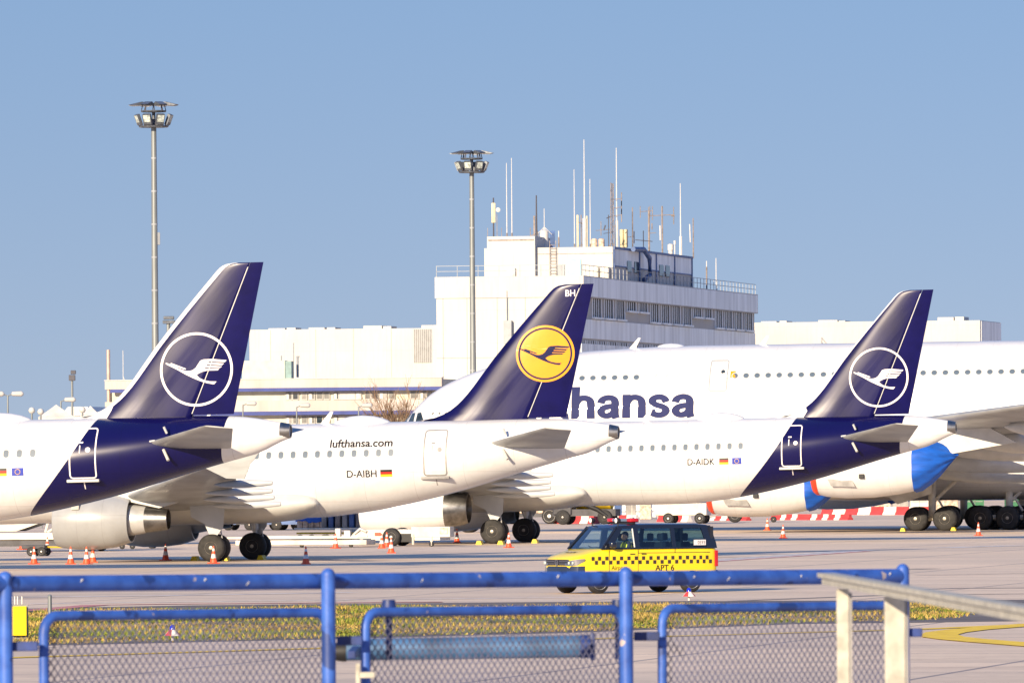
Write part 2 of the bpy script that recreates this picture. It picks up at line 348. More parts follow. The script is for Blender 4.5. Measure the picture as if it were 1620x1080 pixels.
def text_tris(txt, x0, z0, width=None, height=None, bold=0.0, spacing=1.0):
    cu = bpy.data.curves.new('lettering', 'FONT'); cu.body = txt; cu.size = 1; cu.offset = bold; cu.space_character = spacing; cu.resolution_u = 4
    ob = bpy.data.objects.new('lettering', cu); COL.objects.link(ob); dg = bpy.context.evaluated_depsgraph_get()
    me = bpy.data.meshes.new_from_object(ob.evaluated_get(dg)); me.calc_loop_triangles()
    v = [p.co[:2] for p in me.vertices]; tr = [tuple(v[i] for i in t.vertices) for t in me.loop_triangles]
    bpy.data.objects.remove(ob); bpy.data.meshes.remove(me)
    xs = [p[0] for p in v]; zs = [p[1] for p in v]; w = max(xs) - min(xs); h = max(zs)
    sx = width / w if width else height / h; sz = height / h if height else sx
    return [tuple((x0 + (p[0] - min(xs)) * sx, z0 + p[1] * sz) for p in t) for t in tr]
CRANE = [(247,657),(330,688),(338,663),(600,766),(585,783),(455,737),(448,748),(575,800),(620,808),(665,806),(715,793),(765,755),(803,700),(845,637),(900,617),(1050,613),(1295,640),(1262,672),(990,655),(975,670),(1250,692),(1215,722),(962,706),(948,722),(1215,742),(1180,768),(928,757),(914,774),(1168,783),(1138,808),(960,808),(880,825),(820,850),(780,880),(830,930),(900,965),(1000,990),(1118,995),(1075,1042),(960,1020),(850,985),(720,930),(600,870),(440,778),(250,682)]
def crane(cx, cz, r): return poly_tris([(cx + (x - 773) / 625 * r, cz - (z - 783) / 625 * r) for x, z in CRANE])

# wheels -----------------------------------------------------------
_wheel = {}
def wheel_parts(r, w, hub=0.45):
    key = (r, w, hub)
    if key not in _wheel:
        t = MB(); e = w * 0.22
        t.lathe([(-w / 2, r * hub), (-w / 2, r * 0.82), (-w / 2 + e * .5, r * .95), (-w / 2 + e, r), (w / 2 - e, r), (w / 2 - e * .5, r * .95), (w / 2, r * .82), (w / 2, r * hub)], 36, 'Y')
        h = MB(); h.lathe([(-w / 2 + .02, r * (hub + .02)), (-w / 2 - .012, r * hub), (-w / 2 + .05, r * hub * .86), (-w / 2 + .07, r * hub * .4), (-w / 2 - .01, r * hub * .3), (-w / 2 - .02, r * .02)], 28, 'Y')
        for k in range(8):
            a = 2 * math.pi * k / 8; h.lathe([(-w / 2 + .03, r * .06), (-w / 2 + .065, r * .06), (-w / 2 + .065, 0.001)], 8, 'Y', (math.cos(a) * r * hub * .62, 0, math.sin(a) * r * hub * .62))
        _wheel[key] = (t, h)
    return _wheel[key]
def wheel(parent, x, y, z, r, w, hub=0.45, name='wheel', hubmat=None):
    t, h = wheel_parts(r, w, hub)
    key = ('m', r, w, hub, hubmat)
    if key not in _wheel:
        o = t.build(name, TYRE, parent, smooth=40, loc=(x, y, z)); q = h.build('hub', hubmat or HUB, o, smooth=40); _wheel[key] = (o.data, q.data)
        return o
    a, b = _wheel[key]
    o = bpy.data.objects.new(name, a); COL.objects.link(o); o.parent = parent; o.location = (x, y, z)
    q = bpy.data.objects.new('hub', b); COL.objects.link(q); q.parent = o
    return o

def wing_mb(mb, secs, n=14, camber=0.0):   # secs: (y, xLE, xTE, zLE, zTE, T)
    rings = []
    for y, xl, xt, zl, zt, T in secs:
        c = xt - xl; up = []; lo = []
        for k in range(n + 1):
            q = 0.5 * (1 - math.cos(math.pi * k / n)); th = naca(q, T) * c; cz = zl + (zt - zl) * q + camber * c * 4 * q * (1 - q)
            up.append((xl + c * q, y, cz + th)); lo.append((xl + c * q, y, cz - th))
        rings.append(up + lo[::-1][1:-1])
    return mb.loft(rings)
def canoe(mb, x0, x1, y, z0, z1, w, h, tilt=0.0):
    prof = [(0, .02), (.06, .35), (.18, .72), (.38, 1), (.6, 1), (.8, .85), (.95, .62), (1, .5)]
    rings = []
    for t, r in prof:
        cx = x0 + (x1 - x0) * t; cz = z0 + (z1 - z0) * t
        rings.append([(cx, y + math.cos(2 * math.pi * k / 14) * w / 2 * r, cz + math.sin(2 * math.pi * k / 14) * h / 2 * r) for k in range(14)])
    return mb.loft(rings)

# ------------------------------------------------------------------ narrow-body aircraft (local x runs aft from the nose side to the tail tip at 0)
TAN = 0.0157
def shear(v): return (v[0], v[1], v[2] + TAN * (v[0] + 8))
def shear_fin(v): return shear((v[0], v[1], v[2] if v[2] < 5.9 else 5.9 + (v[2] - 5.9) * .96))
def narrowbody(label, px, py_s, rz, L, ug, sc, navy, stripe, name_wr, reg, flags, engine, win0, nwin, door_u, dome_u, logo, gz=0.0):
    d = F / py_s
    loc = P(px, YH, d); loc.z = gz
    root = thing('airliner', label, 'aeroplane', loc, rz, 'parked twin-engine airliners seen from the tail', sc)
    tab = [(0, 5.52, 4.95, .27), (0.3, 5.58, 4.84, .34), (1.25, 5.76, 4.40, .60), (2.2, 5.87, 4.16, .84), (3.2, 5.90, 3.90, 1.06), (5, 5.92, 3.40, 1.42), (6.7, 5.92, 2.93, 1.66), (9.1, 5.92, 2.40, 1.88),
           (10.8, 5.92, 2.11, 1.95), (13.2, 5.92, 1.90, 1.975), (L - 6, 5.92, 1.90, 1.975), (L - 4, 5.86, 1.92, 1.93), (L - 2.5, 5.3, 2.0, 1.65), (L - 1.2, 4.6, 2.2, 1.15), (L - .4, 4.0, 2.6, .7), (L, 3.45, 3.3, .06)]
    def skin(x, z):
        t, b, w = interp(tab, -x); zc = (t + b) / 2; h = (t - b) / 2
        q = min(0.999, abs(z - zc) / h); return -w * math.sqrt(1 - q * q)
    us = sorted(set([0, .15, .3, .6, .9] + [k * 0.45 for k in range(3, int(L / .45))] + [L - .8, L - .4, L - .2, L - .08, L]))
    rings = []
    for u in us:
        t, b, w = interp(tab, u); rings.append([(-u, w * math.cos(2 * math.pi * k / 56), (t + b) / 2 + (t - b) / 2 * math.sin(2 * math.pi * k / 56)) for k in range(56)])
    fus = MB().loft(rings).build('fuselage', LIVERY if navy else WHITE, root, shear, 35)
    # exhaust at the tail tip
    e = MB(); t, b, w = interp(tab, 0)
    e.lathe([(-.32, .36), (-.02, .292), (.06, .275), (.06, .22), (-.25, .2)], 28, 'X', (0, 0, 5.235)); e.build('tail_exhaust', METAL, root, shear, 35)
    # fin
    le = [(5.6, 9.2), (5.95, 8.6), (6.05, 7.95), (6.37, 7.25), (6.8, 6.75), (7.4, 6.24), (8.57, 5.38), (11.35, 3.02), (11.65, 2.74), (11.78, 2.5), (11.83, 2.2)]
    def leu(z): return interp(le, z)[0]
    def teu(z): return 2.22 - (z - 5.9) * (2.22 - .98) / 5.93
    def hgu(z): return 3.86 - (z - 5.95) * (3.86 - 1.57) / 5.75
    def fskin(x, z):
        lu = min(leu(z), 7.2 + max(0, (6.4 - z)) * 1.5); c = lu - teu(z); q = (lu + x) / c
        return -naca(min(max(q, 0), 1), .105 if z < 9 else .10) * c
    zs = [5.6, 5.8, 5.95, 6.05, 6.2, 6.37, 6.6, 6.8, 7.1, 7.4, 8, 8.57, 9.2, 10, 10.7, 11.35, 11.5, 11.65, 11.72, 11.78, 11.83]
    def chord(z, u0, u1, n, mb, fr=None):
        pts = [u0 + (u1 - u0) * k / n for k in range(n + 1)] if fr is None else fr
        a = [(-u, fskin(-u, z), z) for u in pts]; b = [(-u, -fskin(-u, z), z) for u in pts]
        return a + b[::-1]
    shf = shear if navy else shear_fin
    fin = MB(); rings = []
    for z in zs:
        l = leu(z); w = stripe if z > 6.35 else max(stripe, l - (7.25 - (z - 5.9) * .6)); w = min(w, (l - hgu(z)) * .45)
        n1 = 4; pts = [l - w * (k / n1) ** 1.6 for k in range(n1 + 1)]; a = l - w; b = hgu(z)
        pts += [a + (b - a) * k / 14 for k in range(1, 15)]
        rings.append(chord(z, 0, 0, 0, fin, pts))
    n = len(rings[0])
    for i in range(len(rings) - 1):
        for j in range(n):
            k = (j + 1) % n; half = n // 2; seg = j if j < half else n - 2 - j
            fin.cur = 1 if (stripe > .05 and (seg < 4 or j == n - 1)) else 0
            if abs(j - (half - 1)) < 1: fin.cur = 0
            fin.add([rings[i][j], rings[i][k], rings[i + 1][k], rings[i + 1][j]], [(0, 1, 2, 3)])
    fin.cur = 0; fin.add(rings[-1], [tuple(range(n))])
    fo = fin.build('tail_fin', [NAVY, WHITE], root, shf, 35)
    bm = bmesh.new(); bm.from_mesh(fo.data); bmesh.ops.remove_doubles(bm, verts=bm.verts, dist=0.0005); bmesh.ops.recalc_face_normals(bm, faces=bm.faces); bm.to_mesh(fo.data); bm.free()
    rd = MB(); rd.loft([chord(z, hgu(z) - .03, teu(z) + .001, 8, rd) for z in zs if z >= 5.95]); rd.build('rudder', RUDDER, root, shf, 35)
    hl = MB(); zz = [6.0 + k * (11.65 - 6.0) / 24 for k in range(25)]
    for i in range(24):
        z0, z1 = zz[i], zz[i + 1]; decal(hl, [((-hgu(z0) - .02, z0), (-hgu(z0) + .015, z0), (-hgu(z1) + .015, z1)), ((-hgu(z0) - .02, z0), (-hgu(z1) + .015, z1), (-hgu(z1) - .02, z1))], fskin, .006, 2)
    hl.build('rudder_hinge_seal', LIGHTGREY, root, shf)
    # crane roundel
    cu, cz, cr_ = logo
    if navy:
        g = MB(); decal(g, ring_tris(-cu, cz, cr_ * .935, cr_), fskin, .012); g.build('roundel_ring', WHITE_MARK, root, shf)
        g = MB(); decal(g, crane(-cu, cz, cr_), fskin, .014, .25); g.build('crane_emblem', WHITE_MARK, root, shf)
    else:
        g = MB(); decal(g, poly_tris(circle(-cu, cz, cr_)), fskin, .012, .3); g.build('roundel_disc', YEL_MARK, root, shf)
        g = MB(); decal(g, ring_tris(-cu, cz, cr_ * .86, cr_ * .92), fskin, .022); g.build('roundel_ring', NAVY_TXT, root, shf)
        g = MB(); decal(g, crane(-cu, cz, cr_), fskin, .024, .25); g.build('crane_emblem', NAVY_TXT, root, shf)
        g = MB(); decal(g, text_tris('BH', -2.19, 11.30, .42, .28, .012), fskin, .014); g.build('fin_letters', WHITE_MARK, root, shf)
    # horizontal stabilisers
    for s, nm in ((-1, 'stabilizer'), (1, 'stabilizer')):
        w = MB(); wing_mb(w, [(s * .55, -5.75, -2.2, 4.82, 4.60, .10), (s * 5.9, -2.15, -.85, 5.42, 5.30, .09), (s * 6.15, -1.9, -.8, 5.46, 5.34, .05)], 12)
        o = w.build(nm, GREYWING, root, shear, 40)
        q = MB(); q.tube([(-5.9, s * .75, 4.85), (-5.0, s * 1.6, 4.98)], .09, 8, r2=.03); q.build('leading_edge_tip', WHITE, o, shear, 40)
    a = MB()
    a.tube([(-4.55, -1.42, 5.25), (-4.65, -1.5, 5.5)], .05, 8); a.build('tail_probe', LIGHTGREY, root, shear, 40)
    a = MB(); a.tube([(-4.7, -1.38, 4.62), (-4.45, -1.62, 4.2)], .06, 8); a.build('tail_probe', LIGHTGREY, root, shear, 40)
    # doors
    du0, du1 = door_u[0] - .34, door_u[1] - .34
    dm = MB(); decal(dm, frame_tris(-du0, -du1, 3.56, 5.54, .14, .055), skin, .014, .3)
    door = dm.build('door', WHITE_MARK if navy else GSEG, root, shear)
    q = MB(); q.cbox(-du0 - .12, -du1 + .12, skin(-du0, 3.50) - .10, skin(-du0, 3.50) + .1, 3.42, 3.54, .03); q.build('door_sill', LIGHTGREY if navy else GSEG, door, shear, 40)
    q = MB(); mid = -(du0 + du1) / 2
    dmat = WHITE_MARK if navy else GSEG
    decal(q, poly_tris(circle(mid + .2, 4.68, .10, 20)), skin, .016); q.build('door_window', dmat, door, shear)
    for nm, xa, xb, za, zb in (('door_handle', -.14, -.10, 4.56, 4.86), ('door_placard', -.16, 0, 4.94, 5.0), ('drain_tube', -.02, .02, 3.16, 3.42)):
        q = MB(); decal(q, [((mid + xa, za), (mid + xb, za), (mid + xb, zb)), ((mid + xa, za), (mid + xb, zb), (mid + xa, zb))], skin, .016); q.build(nm, dmat, door, shear)
    # cabin windows
    wm = MB(); decal(wm, poly_tris(rrect(-.115, .115, -.165, .165, .10)), lambda x, z: 0, 0.0, .4)
    wf = MB(); decal(wf, frame_tris(-.135, .135, -.185, .185, .12, .03), lambda x, z: 0, 0.004, .4)
    w0 = f0 = None
    for k in range(nwin):
        u = win0 - .38 + .533 * k; z = 4.60; y = skin(-u, z)
        zz_ = shear((-u, 0, z))[2]
        if w0 is None: w0 = wm.build('window', CABGLASS, root); f0 = wf.build('window_frame', LIGHTGREY, w0); o = w0
        else:
            o = w0.copy(); COL.objects.link(o); q = f0.copy(); COL.objects.link(q); q.parent = o
        o.location = (-u, y - .012, zz_)
        t_, b_, w_ = interp(tab, u); zc = (t_ + b_) / 2; hh = (t_ - b_) / 2; dydz = w_ * (z - zc) / hh ** 2 / math.sqrt(1 - ((z - zc) / hh) ** 2)
        o.rotation_euler = (-math.atan(dydz), 0, math.atan2(skin(-u + .3, z) - skin(-u, z), .3))
    # writing
    if name_wr:
        g = MB(); decal(g, text_tris('lufthansa.com', -12.15, 4.88, 2.72, .33, .012), skin, .03, .2); g.build('web_address', DARK_TXT, root, shear)
    if reg:
        g = MB(); decal(g, text_tris(reg[0], -reg[1] + .38, 3.74 if navy else 3.58, reg[2], .30, .0), skin, .03, .2); g.build('registration', DARK_TXT, root, shear)
    fz = 3.74 if navy else 3.58
    for kind, u0, w, in flags:
        u0 -= .38
        if kind == 'de':
            g = MB()
            for i, (za, zb) in enumerate(((.2, .3), (.1, .2), (0, .1))):
                g.cur = i; decal(g, [((-u0, fz + za), (-u0 + w, fz + za), (-u0 + w, fz + zb)), ((-u0, fz + za), (-u0 + w, fz + zb), (-u0, fz + zb))], skin, .014, 3)
            g.build('national_flag', [FLAGK, FLAGR, FLAGY], root, shear)
        else:
            g = MB(); decal(g, [((-u0, fz), (-u0 + w, fz), (-u0 + w, fz + .3)), ((-u0, fz), (-u0 + w, fz + .3), (-u0, fz + .3))], skin, .014, 3)
            g.cur = 1
            for k in range(12):
                a_ = 2 * math.pi * k / 12; decal(g, poly_tris(circle(-u0 + w / 2 + .1 * math.cos(a_), fz + .15 + .1 * math.sin(a_), .018, 6)), skin, .02)
            g.build('union_flag', [EUB, FLAGY], root, shear)
    # radome and blade aerials on the back
    a0, a1 = dome_u
    g = MB(); rings = []
    for t in [0, .05, .15, .3, .5, .7, .85, .95, 1]:
        h = math.sin(math.pi * t) ** .6 * .36 if 0 < t < 1 else .01
        rings.append([(-a0 + (a0 - a1) * t, math.cos(math.pi * 2 * k / 20) * (.1 + h * 1.1), 5.86 + math.sin(math.pi * 2 * k / 20) * (.02 + h)) for k in range(20)])
    g.loft(rings); g.build('antenna_dome', WHITE, root, shear, 50)
    for u in (a0 + (.6 if not navy else (2.75 if sc > 1 else 1.4)), a0 + 6.0):
        g = MB(); g.prism([(-u, 5.85), (-u + .38, 5.85), (-u + .62, 6.42), (-u + .50, 6.44)], -.03, .03); g.build('blade_antenna', WHITE, root, shear)
    # wings
    xg = -ug; zr = 2.62
    for s in (-1, 1):
        w = MB()
        wing_mb(w, [(s * 1.6, xg - 5.6, xg + 1.3, zr + .15, zr - .1, .12), (s * 3.8, xg - 4.4, xg + 1.25, zr + .22, zr + .03, .12), (s * 6.4, xg - 3.0, xg + 1.25, zr + .42, zr + .28, .115), (s * 11.5, xg - .1, xg + 2.75, zr + .98, zr + .86, .11), (s * 16.6, xg + 2.75, xg + 4.25, zr + 1.52, zr + 1.44, .10)], 14)
        o = w.build('wing', GREYWING, root, shear, 40)
        for y, x0, L_, dz in ((4.6, .1, 3.0, 0), (6.9, .25, 3.1, .28), (9.6, 1.0, 2.9, .55), (12.6, 2.1, 2.5, .88)):
            c = MB(); canoe(c, xg + x0, xg + x0 + L_, s * y, zr + dz - .12, zr + dz - .10, .30, .34); c.build('flap_track_fairing', FAIR, o, shear, 50)
        c = MB(); c.prism([(xg + 2.6, zr + 1.5), (xg + 3.6, zr + 1.0), (xg + 4.35, zr + .95), (xg + 4.6, zr + 1.5), (xg + 5.0, zr + 2.05), (xg + 4.5, zr + 2.05)], s * 16.6 - .04, s * 16.6 + .04)
        c.build('wingtip_fence', GREYWING, o, shear)
        # flap edge panel, slightly drooped
        c = MB(); wing_mb(c, [(s * 2.1, xg + .1, xg + 1.9, zr - .05, zr - .30, .10), (s * 6.3, xg + .2, xg + 1.8, zr + .25, zr + .02, .10)], 8); c.build('flap', FAIR, o, shear, 40)
    # belly fairing
    rings = []
    for x, w_, h_, zc in ((-8.2, .3, .15, 2.05), (-7.4, 1.5, .38, 2.15), (-6, 2.0, .58, 2.28), (-3.5, 2.2, .70, 2.40), (0, 2.22, .74, 2.44), (1.6, 2.2, .74, 2.46), (2.8, 2.15, .68, 2.5), (3.5, 2.05, .54, 2.54), (3.9, 1.95, .38, 2.52), (4.02, 1.85, .15, 2.5)):
        rings.append([(xg + x, w_ * math.copysign(abs(math.cos(a)) ** .8, math.cos(a)), zc + h_ * math.sin(a)) for a in [2 * math.pi * k / 32 for k in range(32)]])
    MB().loft(rings).build('belly_fairing', LIGHTGREY, root, shear, 50)
    # engines
    for s in (-1, 1):
        y = s * 5.75
        if engine == 'short':
            x0 = xg - 6.38; zc = 1.96
            g = MB(); g.lathe([(.35, .84), (.1, .90), (0, .97), (.03, 1.03), (.25, 1.10), (.9, 1.19), (1.8, 1.20), (2.6, 1.12), (3.25, .93), (3.25, .88), (2.7, .86), (.9, .86)], 44, 'X', (x0, y, zc)); o = g.build('engine_nacelle', NACELLE, root, shear, 30)
            g = MB(); g.lathe([(.9, .855), (.9, .3), (.55, .02)], 32, 'X', (x0, y, zc)); g.build('fan', DARKMETAL, o, shear, 30)
            g = MB(); g.lathe([(2.4, .62), (3.0, .66), (3.25, .66), (3.9, .56)], 36, 'X', (x0, y, zc + .02)); g.build('core_cowl', STEEL, o, shear, 30)
            g = MB(); g.lathe([(3.7, .58), (4.85, .44), (4.87, .40), (4.2, .36), (4.2, .01)], 36, 'X', (x0, y, zc + .02)); g.build('exhaust_nozzle', METAL, o, shear, 30)
            g = MB(); g.lathe([(2.7, .88), (2.72, .66)], 30, 'X', (x0, y, zc)); g.build('fan_duct', DARKMETAL, o, shear)
            pl = [(x0 + 1.0, zc + 1.1), (x0 + 3.2, zc + .8), (x0 + 4.5, zc + .5), (x0 + 5.9, zc + .9), (x0 + 5.2, zc + 1.5), (x0 + 3.0, zc + 1.55), (x0 + 1.8, zc + 1.42)]
        else:
            x0 = xg - 6.0; zc = 1.92
            g = MB(); g.lathe([(.35, .80), (.1, .86), (0, .92), (.03, .98), (.25, 1.05), (1.0, 1.13), (2.2, 1.13), (3.2, 1.04), (4.1, .90), (4.1, .8), (.9, .82)], 44, 'X', (x0, y, zc)); o = g.build('engine_nacelle', WHITE, root, shear, 30)
            g = MB(); g.lathe([(.9, .815), (.9, .3), (.55, .02)], 32, 'X', (x0, y, zc)); g.build('fan', DARKMETAL, o, shear, 30)
            g = MB(); g.lathe([(4.08, .905), (4.75, .80), (5.15, .70), (5.17, .66), (4.5, .6), (4.5, .01)], 40, 'X', (x0, y, zc)); g.build('exhaust_nozzle', METAL, o, shear, 30)
            pl = [(x0 + 1.0, zc + 1.0), (x0 + 3.2, zc + .9), (x0 + 4.6, zc + .75), (x0 + 6.4, zc + .9), (x0 + 5.2, zc + 1.4), (x0 + 3.0, zc + 1.45), (x0 + 1.8, zc + 1.35)]
        g = MB(); g.prism(pl, y - .22, y + .22); g.build('pylon', LIGHTGREY, o, shear)
        g = MB(); g.cbox(x0 + .9, x0 + 1.25, y - 1.16 * (1 if True else 1) - .0, y - 1.0, zc + .5, zc + .82, .04); g.build('access_hatch', GSEW, o, shear, 40)
    # landing gear, clear of the nose-down lean so the tyres stand on the ground
    for s in (-1, 1):
        g = MB(); g.tube([(xg, s * 3.8, .62), (xg, s * 3.8, 1.5)], .10, 14); g.tube([(xg, s * 3.8, 1.3), (xg - .05, s * 3.7, 2.8)], .16, 14)
        g.tube([(xg, s * 3.8, 1.4), (xg - .6, s * 2.9, 2.5)], .06, 8); g.tube([(xg, s * 3.8 - .5, .62), (xg, s * 3.8 + .5, .62)], .09, 12)
        g.tube([(xg + .28, s * 3.8, 1.35), (xg + .34, s * 3.8, 1.0), (xg + .1, s * 3.8, .68)], .035, 6)
        o = g.build('main_gear_strut', STEEL, root, smooth=40)
        g = MB(); g.prism([(xg - 1.0, 2.5), (xg + .55, 2.55), (xg + .45, 1.45), (xg + .15, 1.05), (xg - .15, 1.15), (xg - .35, 1.6), (xg - .95, 1.9)], s * 4.05, s * 4.1); g.build('gear_door', FAIR, o)
        for q in (-.46, .46): wheel(root, xg, s * 3.8 + q * (1 if s < 0 else 1), .585, .585, .41)
    xn = xg - (L - 5.1 - ug)
    g = MB(); g.tube([(xn, 0, .4), (xn - .1, 0, 2.2)], .09, 12); g.tube([(xn, -.3, .38), (xn, .3, .38)], .06, 8); g.build('nose_gear_strut', STEEL, root, smooth=40)
    for q in (-.26, .26): wheel(root, xn, q, .38, .38, .22)
    return root
TH = R(-11.5)
narrowbody('white airliner with navy tail and white crane roundel, nearest and furthest left', 458, 42.5, TH, 44.5, 23.5, .957, True, .24, False, None, (('de', 11.95, .72), ('eu', 11.02, .46)), 'long', 10.2, 12, (8.72, 7.66), (13.2, 10.3), (3.66, 7.72, 1.44))
narrowbody('white airliner with a yellow crane disc on its blue tail, in the middle', 977, 39.0, TH, 33.84, 16.75, .953, False, .02, True, ('D-AIBH', 11.75, 1.28), (('de', 10.3, .5),), 'short', 9.85, 26, (8.42, 7.42), (12.4, 9.85), (3.08, 8.78, 1.26))
narrowbody('white airliner with navy tail and white crane roundel, right, before the large jet', 1511, 32.2, TH, 44.5, 21.6, 1.033, True, .09, False, ('D-AIDK', 12.95, 1.30), (('de', 11.42, .44), ('eu', 10.8, .44)), 'long', 10.4, 30, (8.42, 7.46), (12.5, 10.1), (3.62, 7.72, 1.42))

# ------------------------------------------------------------------ wide-body, double deck
def jumbo():
    d0 = 497.0
    loc = P(622, YH, d0); loc.z = 0
    root = thing('jumbo_jet', 'huge white double-deck airliner with large navy lettering and blue engine covers, behind the others', 'aeroplane', loc, TH, None, .98)
    tab = [(0, 5.3, 5.0, .1), (.3, 6.0, 4.4, .8), (.7, 6.55, 3.9, 1.3), (1.8, 7.85, 3.15, 1.95), (2.95, 8.7, 2.8, 2.4), (5.2, 9.65, 2.5, 2.95), (8, 10.3, 2.4, 3.3), (12, 10.72, 2.35, 3.5), (18, 10.95, 2.35, 3.57), (46, 10.95, 2.35, 3.57), (58, 10.7, 4.0, 3.0), (72, 8.6, 7.2, .4)]
    TJ = 0.006
    def sh(v): return (v[0], v[1], v[2] + TJ * (v[0] - 20))
    def skin(x, z):
        t, b, w = interp(tab, x); zc = (t + b) / 2; h = (t - b) / 2; q = min(.999, abs(z - zc) / h); return -w * math.sqrt(1 - q * q)
    xs = [0, .1, .2, .3, .5, .7, 1, 1.4, 1.8, 2.4, 3, 3.6, 4.4, 5.2, 6, 7, 8, 9, 10.5, 12, 14, 16, 18] + [18 + 2 * k for k in range(1, 28)]
    rings = []
    for x in xs:
        t, b, w = interp(tab, x); rings.append([(x, w * math.cos(2 * math.pi * k / 72), (t + b) / 2 + (t - b) / 2 * math.sin(2 * math.pi * k / 72)) for k in range(72)])
    MB().loft(rings).build('fuselage', WHITE, root, sh, 35)
    for poly in ([(.62, 6.62), (1.05, 7.12), (1.22, 7.12), (.98, 6.62)], [(1.15, 6.62), (1.35, 7.2), (1.62, 7.22), (1.58, 6.62)], [(1.72, 6.62), (1.8, 7.2), (2.05, 7.25), (2.35, 6.62)]):
        g = MB(); decal(g, poly_tris(poly), skin, .02, .2); g.build('cockpit_window', DARKGLASS, root, sh)
    g = MB()
    for k in range(5): decal(g, poly_tris([(2.75 + k * .22, 7.15 + (k % 2) * .1), (2.9 + k * .22, 7.1 + (k % 2) * .1), (2.95 + k * .22, 7.22)]), skin, .02)
    g.build('probe', DARKMETAL, root, sh)
    # upper-deck windows
    wm = MB(); decal(wm, poly_tris(circle(0, 0, .17, 18)), lambda x, z: 0, 0, 1)
    wf = MB(); decal(wf, ring_tris(0, 0, .165, .215, 18), lambda x, z: 0, .004, 1)
    o0 = q0 = None; bl0 = None
    x0 = (920 - 622) / 26.45 + 0.75
    for k in range(45):
        x = x0 + .655 * k; px = 622 + x * 26.3
        if 6 <= k <= 10 or k in (11, 12, 13): blank = True
        else: blank = False
        if 11 <= k <= 12: continue          # the door stands here
        if px > 1640: break
        z = 9.1
        t_, b_, w_ = interp(tab, x); zc = (t_ + b_) / 2; hh = (t_ - b_) / 2; dy = w_ * (z - zc) / hh ** 2 / math.sqrt(1 - ((z - zc) / hh) ** 2)
        if blank:
            if bl0 is None: o = wf.build('window_plug', LIGHTGREY, root); bl0 = o
            else: o = bl0.copy(); COL.objects.link(o)
        elif o0 is None: o0 = wm.build('window', CABGLASS, root); q0 = wf.build('window_frame', LIGHTGREY, o0); o = o0
        else:
            o = o0.copy(); COL.objects.link(o); q = q0.copy(); COL.objects.link(q); q.parent = o
        o.location = sh((x, skin(x, z) - .015, z)); o.rotation_euler = (-math.atan(dy), 0, 0)
    g = MB(); decal(g, frame_tris(19.65, 20.75, 8.2, 10.05, .15, .06), skin, .02, .4); dr = g.build('door', LOUV, root, sh)
    g = MB(); decal(g, poly_tris(circle(20.45, 9.35, .12, 14)), skin, .02); g.build('door_window', DARKGLASS, dr, sh)
    g = MB(); decal(g, [((20.9, 9.0), (21.2, 9.0), (21.2, 9.38)), ((20.9, 9.0), (21.2, 9.38), (20.9, 9.38))], skin, .02); g.build('evacuation_sign', YEL_MARK, root, sh)
    # title drawn with broad strokes, one letter per mesh
    W_ = .275
    ARCH = [(.13, .50), (.15, .66), (.27, .84), (.44, .88), (.60, .80), (.66, .62), (.66, .3), (.66, 0)]
    LET = {'L': (.72, [[(.13, 1.36), (.13, 0)], [(.24, .12), (.72, .12)]]), 'u': (.80, [[(.67, 0), (.67, 1)], [(.67, .5), (.65, .34), (.53, .16), (.36, .12), (.20, .20), (.14, .38), (.14, .7), (.14, 1)]]),
           'f': (.46, [[(.22, 0), (.22, .8), (.22, 1.08), (.32, 1.24), (.50, 1.26)], [(0, .90), (.46, .90)]]), 't': (.46, [[(.22, 1.28), (.22, .5), (.22, .28), (.32, .12), (.46, .11)], [(0, .90), (.46, .90)]]),
           'h': (.79, [[(.125, 0), (.125, 1.36)], ARCH]), 'n': (.79, [[(.125, 0), (.125, 1)], ARCH]),
           'a': (.76, [[(.11, .64), (.17, .80), (.35, .88), (.53, .83), (.60, .68), (.60, .4), (.60, .16), (.65, .0)], [(.60, .50), (.38, .50), (.18, .42), (.125, .27), (.20, .14), (.36, .11), (.52, .20), (.60, .36)]]),
           's': (.70, [[(.60, .66), (.52, .82), (.34, .885), (.16, .81), (.13, .67), (.24, .56), (.42, .49), (.56, .40), (.585, .25), (.48, .135), (.32, .11), (.15, .18), (.09, .33)]])}
    def smooth(p, n=5):
        if len(p) < 3: return [(p[0][0] + (p[-1][0] - p[0][0]) * k / 4, p[0][1] + (p[-1][1] - p[0][1]) * k / 4) for k in range(5)]
        o = []
        for i_ in range(len(p) - 1):
            a, b, c, d = p[max(i_ - 1, 0)], p[i_], p[i_ + 1], p[min(i_ + 2, len(p) - 1)]
            for k in range(n):
                t = k / n; o.append(tuple(.5 * (2 * b[q] + (c[q] - a[q]) * t + (2 * a[q] - 5 * b[q] + 4 * c[q] - d[q]) * t * t + (3 * b[q] - a[q] - 3 * c[q] + d[q]) * t ** 3) for q in (0, 1)))
        return o + [p[-1]]
    word = 'Lufthansa'; tot = sum(LET[c][0] + .10 for c in word) - .10; xh = 1.37; hs = sum(LET[c][0] + .10 for c in 'hansa') - .10
    kx = 7.35 / hs; cx = 18.85 - tot * kx
